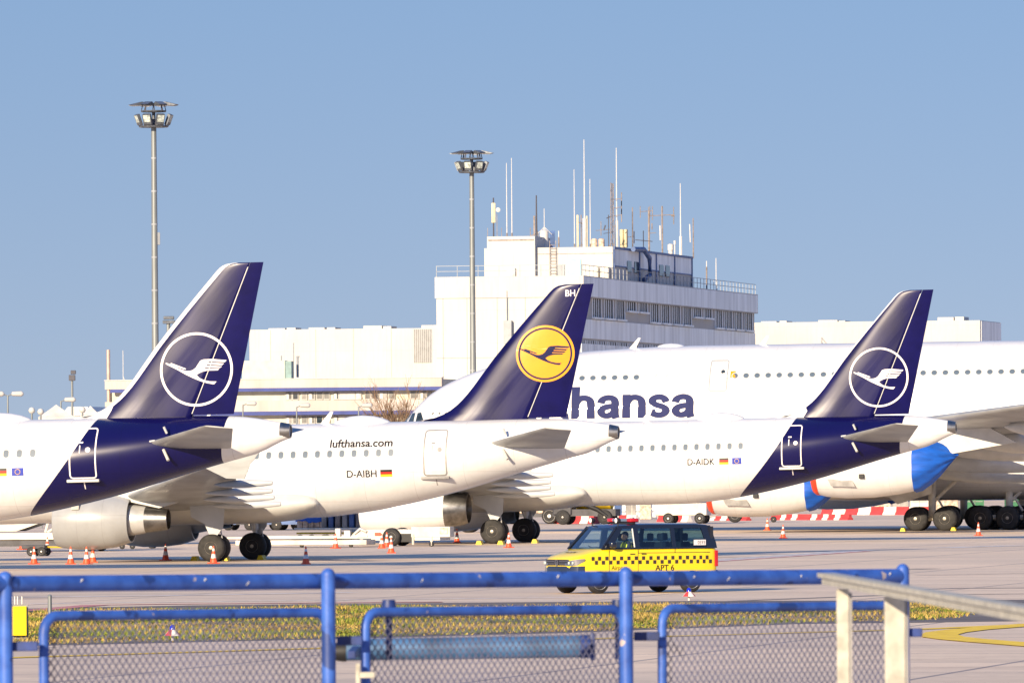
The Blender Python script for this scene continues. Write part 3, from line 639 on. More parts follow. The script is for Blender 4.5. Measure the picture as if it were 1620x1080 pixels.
    for c in word:
        g = MB()
        for si, st_ in enumerate(LET[c][1]):
            p = smooth(st_); n = len(p); L_, R_ = [], []
            for i_ in range(n):
                dx, dz = p[min(i_ + 1, n - 1)][0] - p[max(i_ - 1, 0)][0], p[min(i_ + 1, n - 1)][1] - p[max(i_ - 1, 0)][1]; m_ = math.hypot(dx, dz); w = W_ / 2 * (1 - .14 * abs(dx) / m_)
                L_.append((cx + (p[i_][0] - dz / m_ * w) * kx, 6.72 + (p[i_][1] + dx / m_ * w) * xh)); R_.append((cx + (p[i_][0] + dz / m_ * w) * kx, 6.72 + (p[i_][1] - dx / m_ * w) * xh))
            tr = []
            for i_ in range(n - 1): tr += [(L_[i_], R_[i_], R_[i_ + 1]), (L_[i_], R_[i_ + 1], L_[i_ + 1])]
            decal(g, tr, skin, .04 + .012 * si, .25)
        g.build('title_letter', TITLE, root, sh); cx += (LET[c][0] + .10) * kx
    g = MB(); rings = []
    for t in [0, .08, .25, .5, .75, .92, 1]:
        h = .22 * math.sin(math.pi * t) ** .5 if 0 < t < 1 else .01; rings.append([(16.0 + 1.7 * t, .5 * math.cos(2 * math.pi * k_ / 16) * (.3 + h * 3), 10.86 + (.03 + h) * math.sin(2 * math.pi * k_ / 16)) for k_ in range(16)])
    g.loft(rings); g.build('antenna_dome', WHITE, root, sh, 50)
    for x in (14.3, 22):
        g = MB(); g.prism([(x, 10.8), (x + .4, 10.8), (x + .72, 11.45), (x + .58, 11.46)], -.03, .03); g.build('blade_antenna', WHITE, root, sh)
    # belly fairing
    rings = []
    for x, w, h, zc in ((21, .6, .3, 2.9), (23, 2.9, 1.0, 3.0), (26, 3.7, 1.35, 3.1), (31, 3.95, 1.55, 3.2), (38, 3.95, 1.6, 3.25), (44, 3.6, 1.3, 3.3), (48, 2.5, .6, 3.2), (50, .8, .2, 3.0)):
        rings.append([(x, w * math.cos(2 * math.pi * k / 36), zc + h * math.sin(2 * math.pi * k / 36)) for k in range(36)])
    MB().loft(rings).build('belly_fairing', WHITE, root, sh, 50)
    for s in (-1, 1):
        w = MB(); wing_mb(w, [(s * 3.2, 18.5, 36.0, 3.95, 3.2, .125), (s * 8, 22.0, 36.2, 4.4, 3.85, .12), (s * 14.9, 27.2, 38.0, 5.1, 4.75, .11), (s * 25.7, 35.0, 42.2, 6.1, 5.85, .10), (s * 39.5, 45.6, 49.2, 7.1, 7.0, .09)], 16)
        o = w.build('wing', GREYWING, root, sh, 40)
        for y, xa, xb, z0 in ((7.5, 32.5, 41.5, 3.35), (12, 32.8, 42.0, 3.95), (17.5, 35.2, 43.6, 4.6), (21.5, 37.4, 44.9, 5.0), (29, 40.8, 47.0, 5.75)):
            c = MB(); canoe(c, xa, xb, s * y, z0, z0 - .25, .95, 1.25); c.build('flap_track_fairing', LIGHTGREY, o, sh, 50)
        for y, xe, zc in ((s * 14.9, 22.0, 2.72 + (.25 if s > 0 else 0)), (s * 25.7, 29.85, 3.75)):
            g = MB(); g.lathe([(.6, 1.35), (.15, 1.45), (0, 1.52), (.05, 1.62), (.5, 1.74), (1.6, 1.84), (3.2, 1.82), (4.6, 1.66), (5.7, 1.45), (5.7, 1.35), (1.2, 1.36)], 48, 'X', (xe, y, zc)); e = g.build('engine_nacelle', WHITE, root, sh, 30)
            g = MB(); g.lathe([(.12, 1.66), (-.05, 1.64), (-.22, 1.5), (-.3, 1.2), (-.32, .7), (-.33, .05)], 40, 'X', (xe, y, zc)); g.build('inlet_cover', REDC, e, sh, 30)
            # cloth cover over the exhaust, pulled to a point
            rings = []
            for x, r in ((5.5, 1.56), (5.9, 1.52), (6.5, 1.22), (7.0, .88), (7.4, .52), (7.75, .18)):
                rings.append([(xe + x + .25 * math.sin(a) * (x - 5.5) / 3, y + (r + .05 * math.sin(a * 9 + x * 1.3)) * math.cos(a), zc + (r + .05 * math.sin(a * 9 + x * 1.3)) * math.sin(a) + .15 * (x - 5.5)) for a in [2 * math.pi * k / 60 for k in range(60)]])
            g = MB(); g.loft(rings); g.build('exhaust_cover', COVERBLUE, e, sh, 60)
            g = MB(); g.prism([(xe + 1.6, zc + 1.7), (xe + 4.8, zc + 1.45), (xe + 7.2, zc + .5), (xe + 11.2, zc + 1.15), (xe + 9.5, zc + 2.1), (xe + 5.0, zc + 2.45), (xe + 3.0, zc + 2.1)], y - .3, y + .3); g.build('pylon', LIGHTGREY, e, sh)
            g = MB(); g.cbox(xe + 2.6, xe + 2.9, y - 1.86, y - 1.7, zc - .75, zc - .5, .03); g.build('access_hatch', BLACK, e, sh)
            g = MB(); g.prism([(xe + .8, zc - .75), (xe + 2.2, zc - .85), (xe + 2.35, zc - 1.2), (xe + 1.0, zc - 1.15)], y - 1.62, y - 1.45); g.build('cowl_strake', GSEG, e, sh)
    # landing gear
    def bogie(xc, y, n, pitch):
        g = MB(); g.tube([(xc, y, .8), (xc, y, 3.2)], .22, 14); g.tube([(xc - pitch * (n - 1) / 2, y, .72), (xc + pitch * (n - 1) / 2, y, .72)], .15, 12); g.tube([(xc, y, 1.6), (xc + 1.4, y, 2.9)], .1, 8); g.tube([(xc + .3, y, 1.9), (xc + .8, y - .1, 1.1)], .07, 8)
        o = g.build('gear_bogie', GSEW, root, smooth=40)
        for i in range(n):
            x = xc + pitch * (i - (n - 1) / 2)
            a = MB().tube([(x, y - .75, .71), (x, y + .75, .71)], .09, 10).build('axle', STEEL, o, smooth=40)
            for q in (-.68, .68): wheel(root, x, y + q, .70, .70, .52)
    for s in (-1, 1):
        bogie(33.3, s * 6.2, 2, 1.7); bogie(37.3, s * 2.63, 3, 1.6)
    g = MB(); g.prism([(29.6, 2.6), (33.4, 2.75), (33.4, 2.15), (31.4, 1.55), (30.9, 1.95), (29.7, 2.1)], -7.1, -7.0); g.build('gear_door', GSEW, root)
    g = MB(); g.tube([(4.6, 0, .6), (4.4, 0, 3)], .16, 12); g.tube([(4.6, -.6, .63), (4.6, .6, .63)], .08, 8); g.build('nose_gear_strut', STEEL, root, smooth=40)
    for q in (-.45, .45): wheel(root, 4.6, q, .62, .62, .42)
    g = MB(); g.tube([(40.1, -3.2, 2.3), (40.4, -3.6, 1.75)], .05, 6); g.build('warning_streamer', REDC, root)
    return root
jumbo()

# ------------------------------------------------------------------ ground
def ground_material():
    m = bpy.data.materials.new('concrete_apron'); m.use_nodes = True; t = m.node_tree; b = t.nodes['Principled BSDF']; N = t.nodes.new; L = t.links.new
    tc = N('ShaderNodeTexCoord'); mp = N('ShaderNodeMapping'); mp.inputs['Rotation'].default_value = (0, 0, R(11.5)); L(tc.outputs['Object'], mp.inputs[0])
    br = N('ShaderNodeTexBrick'); br.offset = 0.0; br.inputs['Scale'].default_value = 1; br.inputs['Brick Width'].default_value = 7.5; br.inputs['Row Height'].default_value = 7.5
    br.inputs['Mortar Size'].default_value = 0.08; br.inputs['Mortar Smooth'].default_value = 0.3
    br.inputs['Color1'].default_value = (0.76, 0.61, 0.455, 1); br.inputs['Color2'].default_value = (0.69, 0.56, 0.42, 1); br.inputs['Mortar'].default_value = (0.3, 0.26, 0.24, 1)
    L(mp.outputs[0], br.inputs[0])
    def noise(scale, lo, hi, p0, p1, st=(1, 1, 1)):
        q = N('ShaderNodeMapping'); q.inputs['Scale'].default_value = st; L(mp.outputs[0], q.inputs[0])
        n = N('ShaderNodeTexNoise'); n.inputs['Scale'].default_value = scale; n.inputs['Detail'].default_value = 6; L(q.outputs[0], n.inputs[0])
        c = N('ShaderNodeValToRGB'); c.color_ramp.elements[0].position = p0; c.color_ramp.elements[1].position = p1
        c.color_ramp.elements[0].color = (*lo, 1); c.color_ramp.elements[1].color = (*hi, 1); L(n.outputs[0], c.inputs[0]); return c.outputs[0]
    def mul(a, c):
        x = N('ShaderNodeMix'); x.data_type = 'RGBA'; x.blend_type = 'MULTIPLY'; x.inputs[0].default_value = 1; L(a, x.inputs[6]); L(c, x.inputs[7]); return x.outputs[2]
    o = mul(br.outputs[0], noise(0.05, (.86, .86, .88), (1.06, 1.03, 1.0), .35, .65))
    o = mul(o, noise(0.35, (.90, .89, .90), (1.05, 1.04, 1.03), .35, .6, (0.25, 1, 1)))
    o = mul(o, noise(3.0, (.92, .92, .92), (1.05, 1.05, 1.05), .3, .6))
    o = mul(o, noise(0.12, (.78, .77, .77), (1, 1, 1), .28, .36, (1, .6, 1)))
    L(o, b.inputs['Base Color']); b.inputs['Roughness'].default_value = 0.85
    return m
GM = ground_material()
ASPH = mat('asphalt', (0.15, 0.13, 0.125), 0.9, var=0.2, vscale=0.8, stretch=(.3, 1, 1))
g = MB(); g.add([(-6000, -3000, 0), (6000, -3000, 0), (6000, 9000, 0), (-6000, 9000, 0)], [(0, 1, 2, 3)]); structure(g.build('apron', GM))
def ground_poly(name, pts, m, h, fn=True):
    g = MB(); P3 = [G(x, y) for x, y in pts]; P2 = [(p.x, p.y) for p in P3]
    tr = tessellate_polygon([[Vector((x, y, 0)) for x, y in P2]])
    g.add([(x, y, h) for x, y in P2], [tuple(t) for t in tr]); return structure(g.build(name, m))
ground_poly('asphalt_shoulder', [(-200, 968), (45, 962), (300, 957), (700, 953), (1100, 950), (1440, 949), (1640, 948), (1900, 946), (1900, 976), (1620, 982), (1440, 984.5), (1262, 986.5), (900, 1000.5), (500, 1011), (75, 1020.5), (-200, 1028)], ASPH, 0.004)
DIRT = mat('grass_soil', (0.13, 0.11, 0.045), 0.95, var=0.25, vscale=1.2)
GRASS_PX = [(-200, 974), (45, 968), (300, 963), (520, 960.5), (800, 958), (980, 957), (1200, 956), (1440, 954.5), (1500, 957), (1548, 963), (1540, 968), (1500, 976), (1440, 981), (1260, 984.5), (900, 998.5), (500, 1009), (75, 1018.5), (-200, 1026)]
ground_poly('verge', GRASS_PX, DIRT, 0.008)
def inside(px, py, poly):
    c = False; j = len(poly) - 1
    for i in range(len(poly)):
        (xi, yi), (xj, yj) = poly[i], poly[j]
        if (yi > py) != (yj > py) and px < (xj - xi) * (py - yi) / (yj - yi) + xi: c = not c
        j = i
    return c
def grass():
    rnd = random.Random(3); poly = [(G(x, y).x, G(x, y).y) for x, y in GRASS_PX]
    m1 = mat('grass_green', (0.19, 0.21, 0.02), 0.8, var=0.3, vscale=0.9, var2=(0.04, 0.07, 0.008)); m2 = mat('grass_dry', (0.40, 0.29, 0.07), 0.8, var=0.3, vscale=1.2, var2=(.16, .10, .04))
    x0 = min(p[0] for p in poly); x1 = max(p[0] for p in poly); y0 = min(p[1] for p in poly); y1 = max(p[1] for p in poly); mb = MB(); n = 0
    while n < 52000:
        x, y = rnd.uniform(x0, x1), rnd.uniform(y0, y1)
        if not inside(x + rnd.gauss(0, .25), y + rnd.gauss(0, .7), poly): continue
        if math.sin(x * .9 + 2 * math.sin(y * .6)) * math.sin(y * 1.1 + x * .33) > .62 and rnd.random() < .8: continue
        q = math.sin(x * 1.3 + math.sin(y * .5) * 2) + math.sin(y * .37 + x * .21 + 1.7) + rnd.gauss(0, .9)
        edge = min(1, max(0, (y - y0) / (y1 - y0)))
        mb.cur = 0 if q > 0.1 + .5 * (edge - .4) else 1
        h = rnd.uniform(.035, .105) * (1.0 + .35 * math.sin(x * .8 + y * .3)); w = rnd.uniform(.012, .03); a = rnd.uniform(0, math.pi); dx, dy = math.cos(a) * w, math.sin(a) * w; lx, ly = rnd.gauss(0, .05), rnd.gauss(0, .05)
        mb.add([(x - dx, y - dy, 0.008), (x + dx, y + dy, 0.008), (x + lx, y + ly, h)], [(0, 1, 2)]); n += 1
    o = mb.build('grass', [m1, m2]); o['kind'] = 'stuff'; tag(o, 'strip of green and dry yellow grass between the apron and the service road', 'grass')
grass()
# painted lines
def line(name, pts, w, m, h=0.012):
    g = MB(); P3 = [G(x, y) for x, y in pts]; vs = []; n = len(P3)
    for i, p in enumerate(P3):
        d = (P3[min(i + 1, n - 1)] - P3[max(i - 1, 0)]).normalized(); q = Vector((-d.y, d.x, 0)) * (w[i] if isinstance(w, (list, tuple)) else w) / 2
        vs += [(p.x + q.x, p.y + q.y, h), (p.x - q.x, p.y - q.y, h)]
    g.add(vs, [(2 * i, 2 * i + 1, 2 * i + 3, 2 * i + 2) for i in range(n - 1)]); return structure(g.build(name, m))
PY_ = mat('paint_yellow', (0.95, 0.61, 0.03), 0.7, var=0.12, vscale=2); PW_ = mat('paint_white', (0.86, 0.82, 0.80), 0.7, var=0.15, vscale=2); PR_ = mat('paint_red', (0.60, 0.24, 0.22), 0.7, var=0.15, vscale=2)
line('yellow_taxi_line', [(-100, 1044), (20, 1040), (500, 1025.5), (1050, 1006.5), (1446, 995.5), (1640, 987), (1800, 981)], .6, PY_)
line('yellow_curve_line', [(1800, 978), (1640, 987.5), (1580, 992), (1530, 996), (1496, 1000.5), (1486, 1004), (1492, 1007.5), (1520, 1011), (1560, 1014.5), (1620, 1019), (1800, 1033)], [1.1, 1.05, 1.0, .95, .9, .8, .9, .95, 1.0, 1.05, 1.1], PY_, 0.016)
for k in range(40):      # dashed white boundary across the apron
    t0, t1 = k / 40, (k + .62) / 40
    line('white_dash_line', [(540 + 830 * t0, 926 - 56 * t0), (540 + 830 * t1, 926 - 56 * t1)], 1.4, PW_)
line('red_edge_line', [(540, 927.6), (1370, 871.6)], .6, PR_, 0.009)
line('white_edge_line', [(-100, 946), (250, 942), (560, 937)], .6, PW_)
line('white_edge_line', [(45, 955), (560, 948.5), (900, 945)], .4, PW_)
line('red_edge_line', [(45, 966), (150, 957), (260, 955.4), (700, 952)], .8, PR_)
for a, b in ((1497, 1512), (1516, 1542), (1557, 1576), (1585, 1604)): line('white_dash_line', [(a, 866 - (a - 1497) * .03), (b, 866 - (b - 1497) * .03)], 1.4, PW_)
# oil and tyre stains with their own shape
STAIN = mat('tyre_mark', (0.24, 0.20, 0.185), 0.85, var=0.2)
for pts, w in (([(-50, 935), (600, 921), (1300, 905)], .8), ([(1440, 900), (1470, 899)], 1.0), ([(1400, 933), (1520, 930), (1700, 929)], .9), ([(1450, 910), (1700, 905)], .2), ([(900, 960), (1400, 941), (1700, 938)], .6), ([(1440, 1056), (1620, 1054)], .06), ([(1440, 1043), (1560, 1040)], .05)): line('tyre_mark', pts, w, STAIN, 0.006)

# ------------------------------------------------------------------ buildings
RZ = R(-11.5); CT, ST = math.cos(R(11.5)), math.sin(R(11.5))
def tower():
    d = 800.0; k0 = (920 - 810) / F; X0 = k0 * d
    def t_of(px): k = (px - 810) / F; return (X0 - k * d) / (k * CT - ST)
    def s_of(px): return F / (d + CT * t_of(px))
    Lr = t_of(1195); Wd = 13.8; H = 21.75
    root = thing('office_tower', 'tall white office block with barred window bands and a rooftop full of aerials', 'building', (X0, d, 0), RZ)
    w = MB(); w.box(-Wd, 0, 0, Lr, 0, 19.75); 
    w.build('wall', [BWHITE], root)
    side = MB(); side.box(.002, .10, .05, Lr - .05, 0, 15.4); side.build('side_cladding', BPALE, root)
    band = MB(); band.box(-Wd - .12, .34, -.12, Lr + .3, 19.752, H); band.build('parapet', BWHITE, root)
    b2 = MB(); b2.box(.342, .36, 0, Lr, 19.85, H - .1); b2.build('parapet_cladding', BPALE, root)
    # seams on the sunny face
    sm = MB()
    for x in (-13.2, -10.9, -8.0, -5.3, -2.6): sm.box(x, x + .07, -.012, 0, 0, 19.75)
    for z in (14.1, 8.5): sm.box(-Wd, 0, -.012, 0, z, z + .08)
    sm.build('panel_seam', BSEAM, root)
    sm = MB()
    for y in range(3, int(Lr), 7): sm.box(.10, .112, y, y + .12, 0, 15.4)
    sm.build('side_seam', LOUV, root)
    # window band on the long side
    def win(px0, px1, zb, zt, bars=4):
        y0, y1 = t_of(px0), t_of(px1)
        f = MB(); f.box(.02, .13, y0 - .25, y0, zb - .15, zt + .02); f.box(.02, .13, y1, y1 + .25, zb - .15, zt + .02); f.box(.02, .34, y0 - .3, y1 + .3, zb - .32, zb - .15); o = f.build('window', BPALE, root)
        g_ = MB(); g_.box(.02, .05, y0, y1, zb - .15, zt); g_.build('pane', BLACK, o)
        for k in range(1, bars):
            y = y0 + (y1 - y0) * k / bars; MB().box(.05, .08, y - .13, y + .13, zb - .15, zt).build('window_bar', BPALE, o)
    for a, b in ((938, 951), (957, 970), (975, 988), (1030, 1042), (1047, 1059), (1064.5, 1076), (1081.5, 1093.5), (1132, 1142.5), (1147, 1158), (1163, 1173.5), (1179, 1190)): win(a, b, 18.1, 19.7)
    for a, b in ((993, 1006), (1011.5, 1024), (1097.5, 1109.5), (1114.5, 1126)): win(a, b, 19.0, 19.7)
    for k in range(14): a = 927 + k * 17.5; win(a, a + 13, 14.3, 15.7, 5)
    up = MB(); up.box(.002, .10, .05, Lr - .05, 15.9, 17.7); up.build('side_cladding', BPALE, root)
    # rooftop plant room
    a0, y0, y1 = -.8, 20.5, 63.0
    p = MB(); p.box(-13.4, a0, y0, y1, H, 24.95); p.box(-13.0, -8.3, y0 - .6, y0 + 9, H, 26.05); p.build('plant_room', BWHITE, root)
    q = MB(); q.box(a0 + .002, a0 + .06, y0 + .2, y1 - .1, H + 1.4, 24.9); q.build('plant_room_cladding', BPALE, root)
    q = MB(); q.box(a0 + .06, a0 + .16, y0 + .2, y1, 24.75, 24.97)
    for y in (y0 + .3, 34, 43, 53, y1 - .3): q.box(a0 + .06, a0 + .14, y - .18, y + .18, H, 24.75)
    q.box(a0 + .06, a0 + .11, y0 + .2, y1, H + 1.3, H + 1.42); q.build('downpipe', GSEB, root)
    for y in (27.5, 31.3, 44.6, 48): o = MB().box(a0 + .06, a0 + .12, y, y + 2.2, H + .9, H + 2.0).build('plant_room_window', DARKGLASS, root)
    q = MB(); q.box(-12.9, -8.4, y0 - .62, y0 - .6, 25.62, 25.76); q.box(-8.2, a0, y0 - .02, y0, 24.3, 24.36); q.build('roof_flashing', ANTB, root)
    q = MB(); q.cbox(-5.35, -3.9, y0 - .12, y0, H + .05, H + 2.05, .03); q.build('roof_door', mat('door_sky_blue', (0.24, 0.50, 0.66), 0.35), root)
    q = MB(); q.cbox(-6.2, -5.5, y0 - .1, y0, H + .2, H + 1.55, .03); q.build('louvre', LOUV, root)
    for x in (-13.35 + 2.3, -2.9, -1.9):
        q = MB(); q.cbox(x, x + .85, y0 - .9, y0 - .1, H + .15, H + 1.25, .04); q.lathe([(0, .3), (-.03, .3), (-.03, .05)], 18, 'Y', (x + .42, y0 - .9, H + .7)); q.build('air_conditioner', GSEW, root, smooth=40)
    # ladder
    q = MB()
    for x in (-6.95, -6.35): q.box(x, x + .06, y0 - .25, y0 - .19, H, 25.6)
    for k in range(12): q.box(-6.95, -6.35, y0 - .24, y0 - .2, H + .3 * k + .1, H + .3 * k + .14)
    q.build('roof_ladder', ANTB, root)
    # railing round the roof
    q = MB()
    for z in (H + .5, H + 1.0):
        q.box(-Wd, .2, .0, .05, z, z + .05); q.box(.12, .17, 0, Lr, z, z + .05)
    for k in range(8): x = -Wd + k * 2.0; q.box(x, x + .05, 0, .05, H, H + 1.0)
    k = 0.0
    while k < Lr: q.box(.12, .17, k, k + .05, H, H + 1.0); k += 1.9
    q.build('roof_railing', LOUV, root)
    q = MB()
    q.cbox(-4.35 - 2.9, -3.6 - 2.9, -.55, -.02, 15.4, 17.6, .03); q.build('wall_cabinet', LOUV, root)
    q = MB(); q.box(-5.9, -3.6, -.9, -.02, 15.3, 15.42)
    for x in (-5.9, -5.1, -4.3, -3.65): q.box(x, x + .05, -.9, -.85, 15.42, 16.4)
    q.box(-5.9, -3.6, -.9, -.86, 16.35, 16.42); q.build('balcony', LOUV, root)
    q = MB(); q.tube([(-7.0, -.15, 15.5), (-7.0, -.15, 20.4)], .05, 6); q.build('wall_pipe', LOUV, root)
    q = MB(); q.tube([(-6.2, -.3, 8), (-8.2, -.5, 9.5), (-8.9, -.5, 11.2), (-8.4, -.4, 13.2), (-6.6, -.3, 14.2)], .12, 8); q.build('bent_duct', LOUV, root, smooth=40)
    q = MB(); q.tube([(a0 + .5, y0 + 8, 24.9), (a0 + .6, y0 + 13, 25.0), (a0 + .7, y0 + 15.5, 24.2), (a0 + .7, y0 + 15.8, 22.6), (a0 + .5, y0 + 13.5, 22.0)], .24, 10); q.build('ventilation_duct', GSEB, root, smooth=50)
    return root
tower()
# aerials on the tower roof: px x, y top, y base, kind
def aerials():
    d = 826.0; n = 0
    spec = [
        (781, 313, 384, 'panel', 'cream panel aerial with a dish on the left end of the roof'),
        (802, 258, 373, 'whip', 'thin white whip aerial, first of the pair left of the dark mast'),
        (810, 250, 373, 'whip', 'thin white whip aerial, second of the pair left of the dark mast'),
        (849, 309, 392, 'dark', 'dark pointed mast rising beside the white drum aerial'),
        (861, 330, 350, 'star', 'small three-legged white aerial floating high behind the drum'),
        (861, 357, 386, 'drum', 'white drum aerial in front of a blue-grey backboard'),
        (909, 268, 392, 'whip', 'thin white whip aerial just left of the twin panels'),
        (925, 221, 392, 'tallwhip', 'tallest white whip aerial with a thick white foot'),
        (918, 340, 376, 'twin', 'pair of narrow white panel aerials on a bracket'),
        (934, 283, 392, 'whip', 'thin white whip aerial right of the tallest whip'),
        (946, 374, 392, 'tanks', 'two small pinkish tanks on the roof'),
        (969, 290, 395, 'lattice', 'brown lattice mast in the thickest cluster of aerials'),
        (976, 234, 395, 'tallwhip', 'tall white whip aerial rising from the thick cluster'),
        (963, 340, 395, 'dark2', 'short dark pole with side arms in the cluster'),
        (987, 365, 393, 'ydrum', 'cream twin-cylinder aerial right of the cluster'),
        (1001, 328, 400, 'brown', 'plain brown pole aerial between the cream cylinder and the dipole masts'),
        (1018, 365, 401, 'cross', 'small dark cross-shaped aerial'),
        (1027, 326, 402, 'dipole', 'brown mast with vertical dipoles at its top'),
        (1048, 326, 405, 'yagi', 'brown T-shaped mast with an arm and hanging dipoles'),
        (1061, 386, 406, 'can', 'small white canister aerial on the roof edge'),
        (1077, 290, 408, 'tallwhip', 'tall white mast near the right end of the plant room'),
        (1097, 345, 412, 'brown', 'brown pole aerial at the right end of the plant room'),
        (1118, 422, 447, 'short', 'short grey stub aerial on the railing right of the plant room'),
        (1133, 416, 449, 'shortw', 'short white stub aerial on the railing, furthest right'),
        (884, 375, 392, 'short', 'short brown post beside the roof ladder'),
    ]
    for px, yt, yb, kind, label in spec:
        dd = d if px < 975 else 826 + (px - 975) * .33
        if px > 1110: dd = 870
        b = P(px, yb + 2, dd); top = P(px, yt, dd).z; z0 = 26.0 if px < 845 and kind != 'star' else (24.9 if px < 1110 else 21.7)
        h = top - z0; root = thing('antenna', label, 'antenna', (b.x, b.y, z0), 0, 'aerials on the roof of the white tower')
        def bt(nm, pts, r, m, n=6, r2=None): return MB().tube(pts, r, n, r2=r2).build(nm, m, root, smooth=50)
        if kind == 'whip': bt('whip', [(0, 0, 0), (0, 0, h)], .055, ANT, r2=.03); bt('foot', [(0, 0, -.2), (0, 0, .5)], .08, ANTB)
        elif kind == 'tallwhip': bt('whip', [(0, 0, 0), (0, 0, h)], .085, ANT, r2=.035); bt('foot', [(0, 0, -.6), (0, 0, h * .28)], .2 if px == 925 else .15, ANT)
        elif kind == 'panel':
            bt('mast', [(0, 0, -3.2), (0, 0, h)], .08, ANTD); MB().cbox(-.2, .2, -.25, .05, h * .38, h - .5, .05).build('panel', ANTC, root, smooth=40)
            g = MB(); g.lathe([(0, .02), (.06, .22), (.22, .22), (.25, .02)], 14, 'Y', (.45, -.3, h * .7)); g.build('dish', ANT, root, smooth=40)
            g = MB(); g.box(-.6, .8, -.3, -.25, -.1, -.04); g.box(-.6, -.55, -.3, -.25, -.1, 1.0); g.box(.75, .8, -.3, -.25, -.1, 1.0); g.box(.3, .36, -.2, -.15, 0, h * .6); g.build('bracket', ANTB, root)
        elif kind == 'dark': bt('mast', [(0, 0, -.4), (0, 0, h)], .13, ANTD, r2=.07); MB().cbox(-.3, -.12, -.2, 0, h * .25, h * .62, .03).build('panel', ANTB, root); g = MB(); g.tube([(-.6, 0, h * .25), (.1, 0, h * .3)], .04, 5); g.tube([(-.6, 0, h * .15), (-.6, 0, h * .4)], .04, 5); g.tube([(.5, 0, 0), (0, 0, h * .4)], .04, 5); g.build('stay', ANTB, root)
        elif kind == 'star':
            bt('whip', [(0, 0, 0), (0, 0, h)], .035, ANT); g = MB(); q0 = h * .55
            for a in (-.75, -.3, .4, .75): g.tube([(0, 0, q0), (a, 0, q0 - .75)], .025, 5)
            g.build('radial', ANT, root)
        elif kind == 'drum':
            g = MB(); g.lathe([(-.1, .3), (0, .42), (1.75, .42), (1.85, .3), (1.85, .0)], 20); g.build('drum', ANT, root, smooth=40); MB().box(.55, 1.05, .2, .25, -.6, 1.8).build('backboard', GSEB, root); MB().box(-1.2, .9, -.1, -.05, -.6, -.1).build('bracket', GSEB, root)
        elif kind == 'twin':
            MB().cbox(-.35, -.15, 0, .2, .2, h, .03).build('panel', ANTC, root); MB().cbox(.55, .72, 0, .2, .1, h - .1, .03).build('panel', ANTC, root); g = MB(); g.tube([(.1, 0, -1), (.1, 0, h)], .06, 6); g.tube([(-.3, .1, .3), (.7, .1, .5)], .04, 5); g.tube([(-.3, .1, h * .8), (.7, .1, h * .7)], .04, 5); g.build('bracket', ANTB, root)
        elif kind == 'tanks':
            for x in (-.35, .35): g = MB(); g.lathe([(0, .2), (.08, .3), (.8, .3), (.9, .2), (.9, 0)], 14, org=(x, 0, .1)); g.build('tank', CARGO, root, smooth=40)
            g = MB(); g.tube([(.9, 0, 0), (1.3, 0, .5), (1.6, 0, .3)], .05, 5); g.build('pipe', ANTB, root)
        elif kind == 'lattice':
            g = MB()
            for x, y in ((-.18, -.1), (.18, -.1), (0, .2)): g.tube([(x, y, 0), (x * .6, y * .6, h)], .04, 5)
            k = 0
            while k < h - .5: g.tube([(-.17, -.1, k), (.16, -.1, k + .4)], .025, 4); g.tube([(.17, -.1, k + .4), (-.16, -.1, k + .8)], .025, 4); k += .8
            g.build('lattice', ANTB, root); g = MB()
            for z, s in ((h * .5, 1), (h * .62, 1), (h * .75, 1)): g.tube([(0, 0, z), (.9 * s, 0, z + .1)], .03, 5); g.tube([(.9 * s, 0, z - .6), (.9 * s, 0, z + .7)], .05, 5)
            g.tube([(0, 0, h * .3), (-1.6, 0, h * .28)], .03, 5); g.tube([(-1.1, 0, h * .2), (-1.1, 0, h * .42)], .04, 5); g.build('side_arm', ANTB, root)
        elif kind == 'dark2':
            bt('mast', [(0, 0, 0), (0, 0, h)], .05, ANTD); g = MB(); g.tube([(-.5, 0, h * .45), (.5, 0, h * .5)], .03, 5); g.tube([(-.2, 0, h * .9), (.2, 0, h * .95)], .05, 5); g.tube([(-.45, 0, h * .55), (-.3, 0, h * .7)], .07, 5); g.build('side_arm', ANTD, root)
        elif kind == 'ydrum':
            for x in (-.2, .2): g = MB(); g.lathe([(0, .15), (.1, .2), (1.75, .2), (1.8, .1), (1.8, 0)], 12, org=(x, 0, .2)); g.build('cylinder', ANTC, root, smooth=40)
            g = MB(); g.tube([(0, 0, -.1), (0, 0, .3)], .2, 8); g.tube([(-.6, 0, 1.8), (-.9, 0, 2.4)], .03, 5); g.tube([(1.0, 0, .6), (1.0, 0, 1.8)], .05, 5); g.tube([(0.2, 0, 1.2), (1.0, 0, 1.3)], .03, 5); g.build('bracket', ANTB, root)
        elif kind == 'brown':
            bt('mast', [(0, 0, 0), (0, 0, h)], .08, ANTB, r2=.06)
            if px > 1050: bt('rod', [(-.3, 0, h * .4), (-.35, 0, h * .85)], .06, ANT)
        elif kind == 'cross': bt('mast', [(0, 0, 0), (0, 0, h)], .05, ANTD); bt('cross_arm', [(-.8, 0, h * .58), (.9, 0, h * .5)], .045, ANTD)
        elif kind == 'dipole':
            bt('mast', [(0, 0, -.2), (0, 0, h * .9)], .11, ANTB); g = MB()
            for x, z0_, z1_ in ((-.85, h * .75, h), (.1, h * .75, h * 1.0), (.35, h * .7, h * 1.0)): g.tube([(x, 0, z0_), (x, 0, z1_)], .04, 5)
            g.tube([(-.85, 0, h * .88), (.35, 0, h * .9)], .035, 5); g.tube([(0, 0, h * .42), (.7, 0, h * .43)], .035, 5); g.tube([(.3, 0, h * .5), (.3, 0, h * .63)], .06, 5); g.build('dipole', ANTB, root)
        elif kind == 'yagi':
            bt('mast', [(0, 0, -.2), (0, 0, h)], .09, ANTB); bt('rod', [(-.2, 0, h * .3), (-.22, 0, h * .6)], .07, ANT); g = MB(); g.tube([(-1.3, 0, h * .8), (1.2, 0, h * .82)], .04, 5)
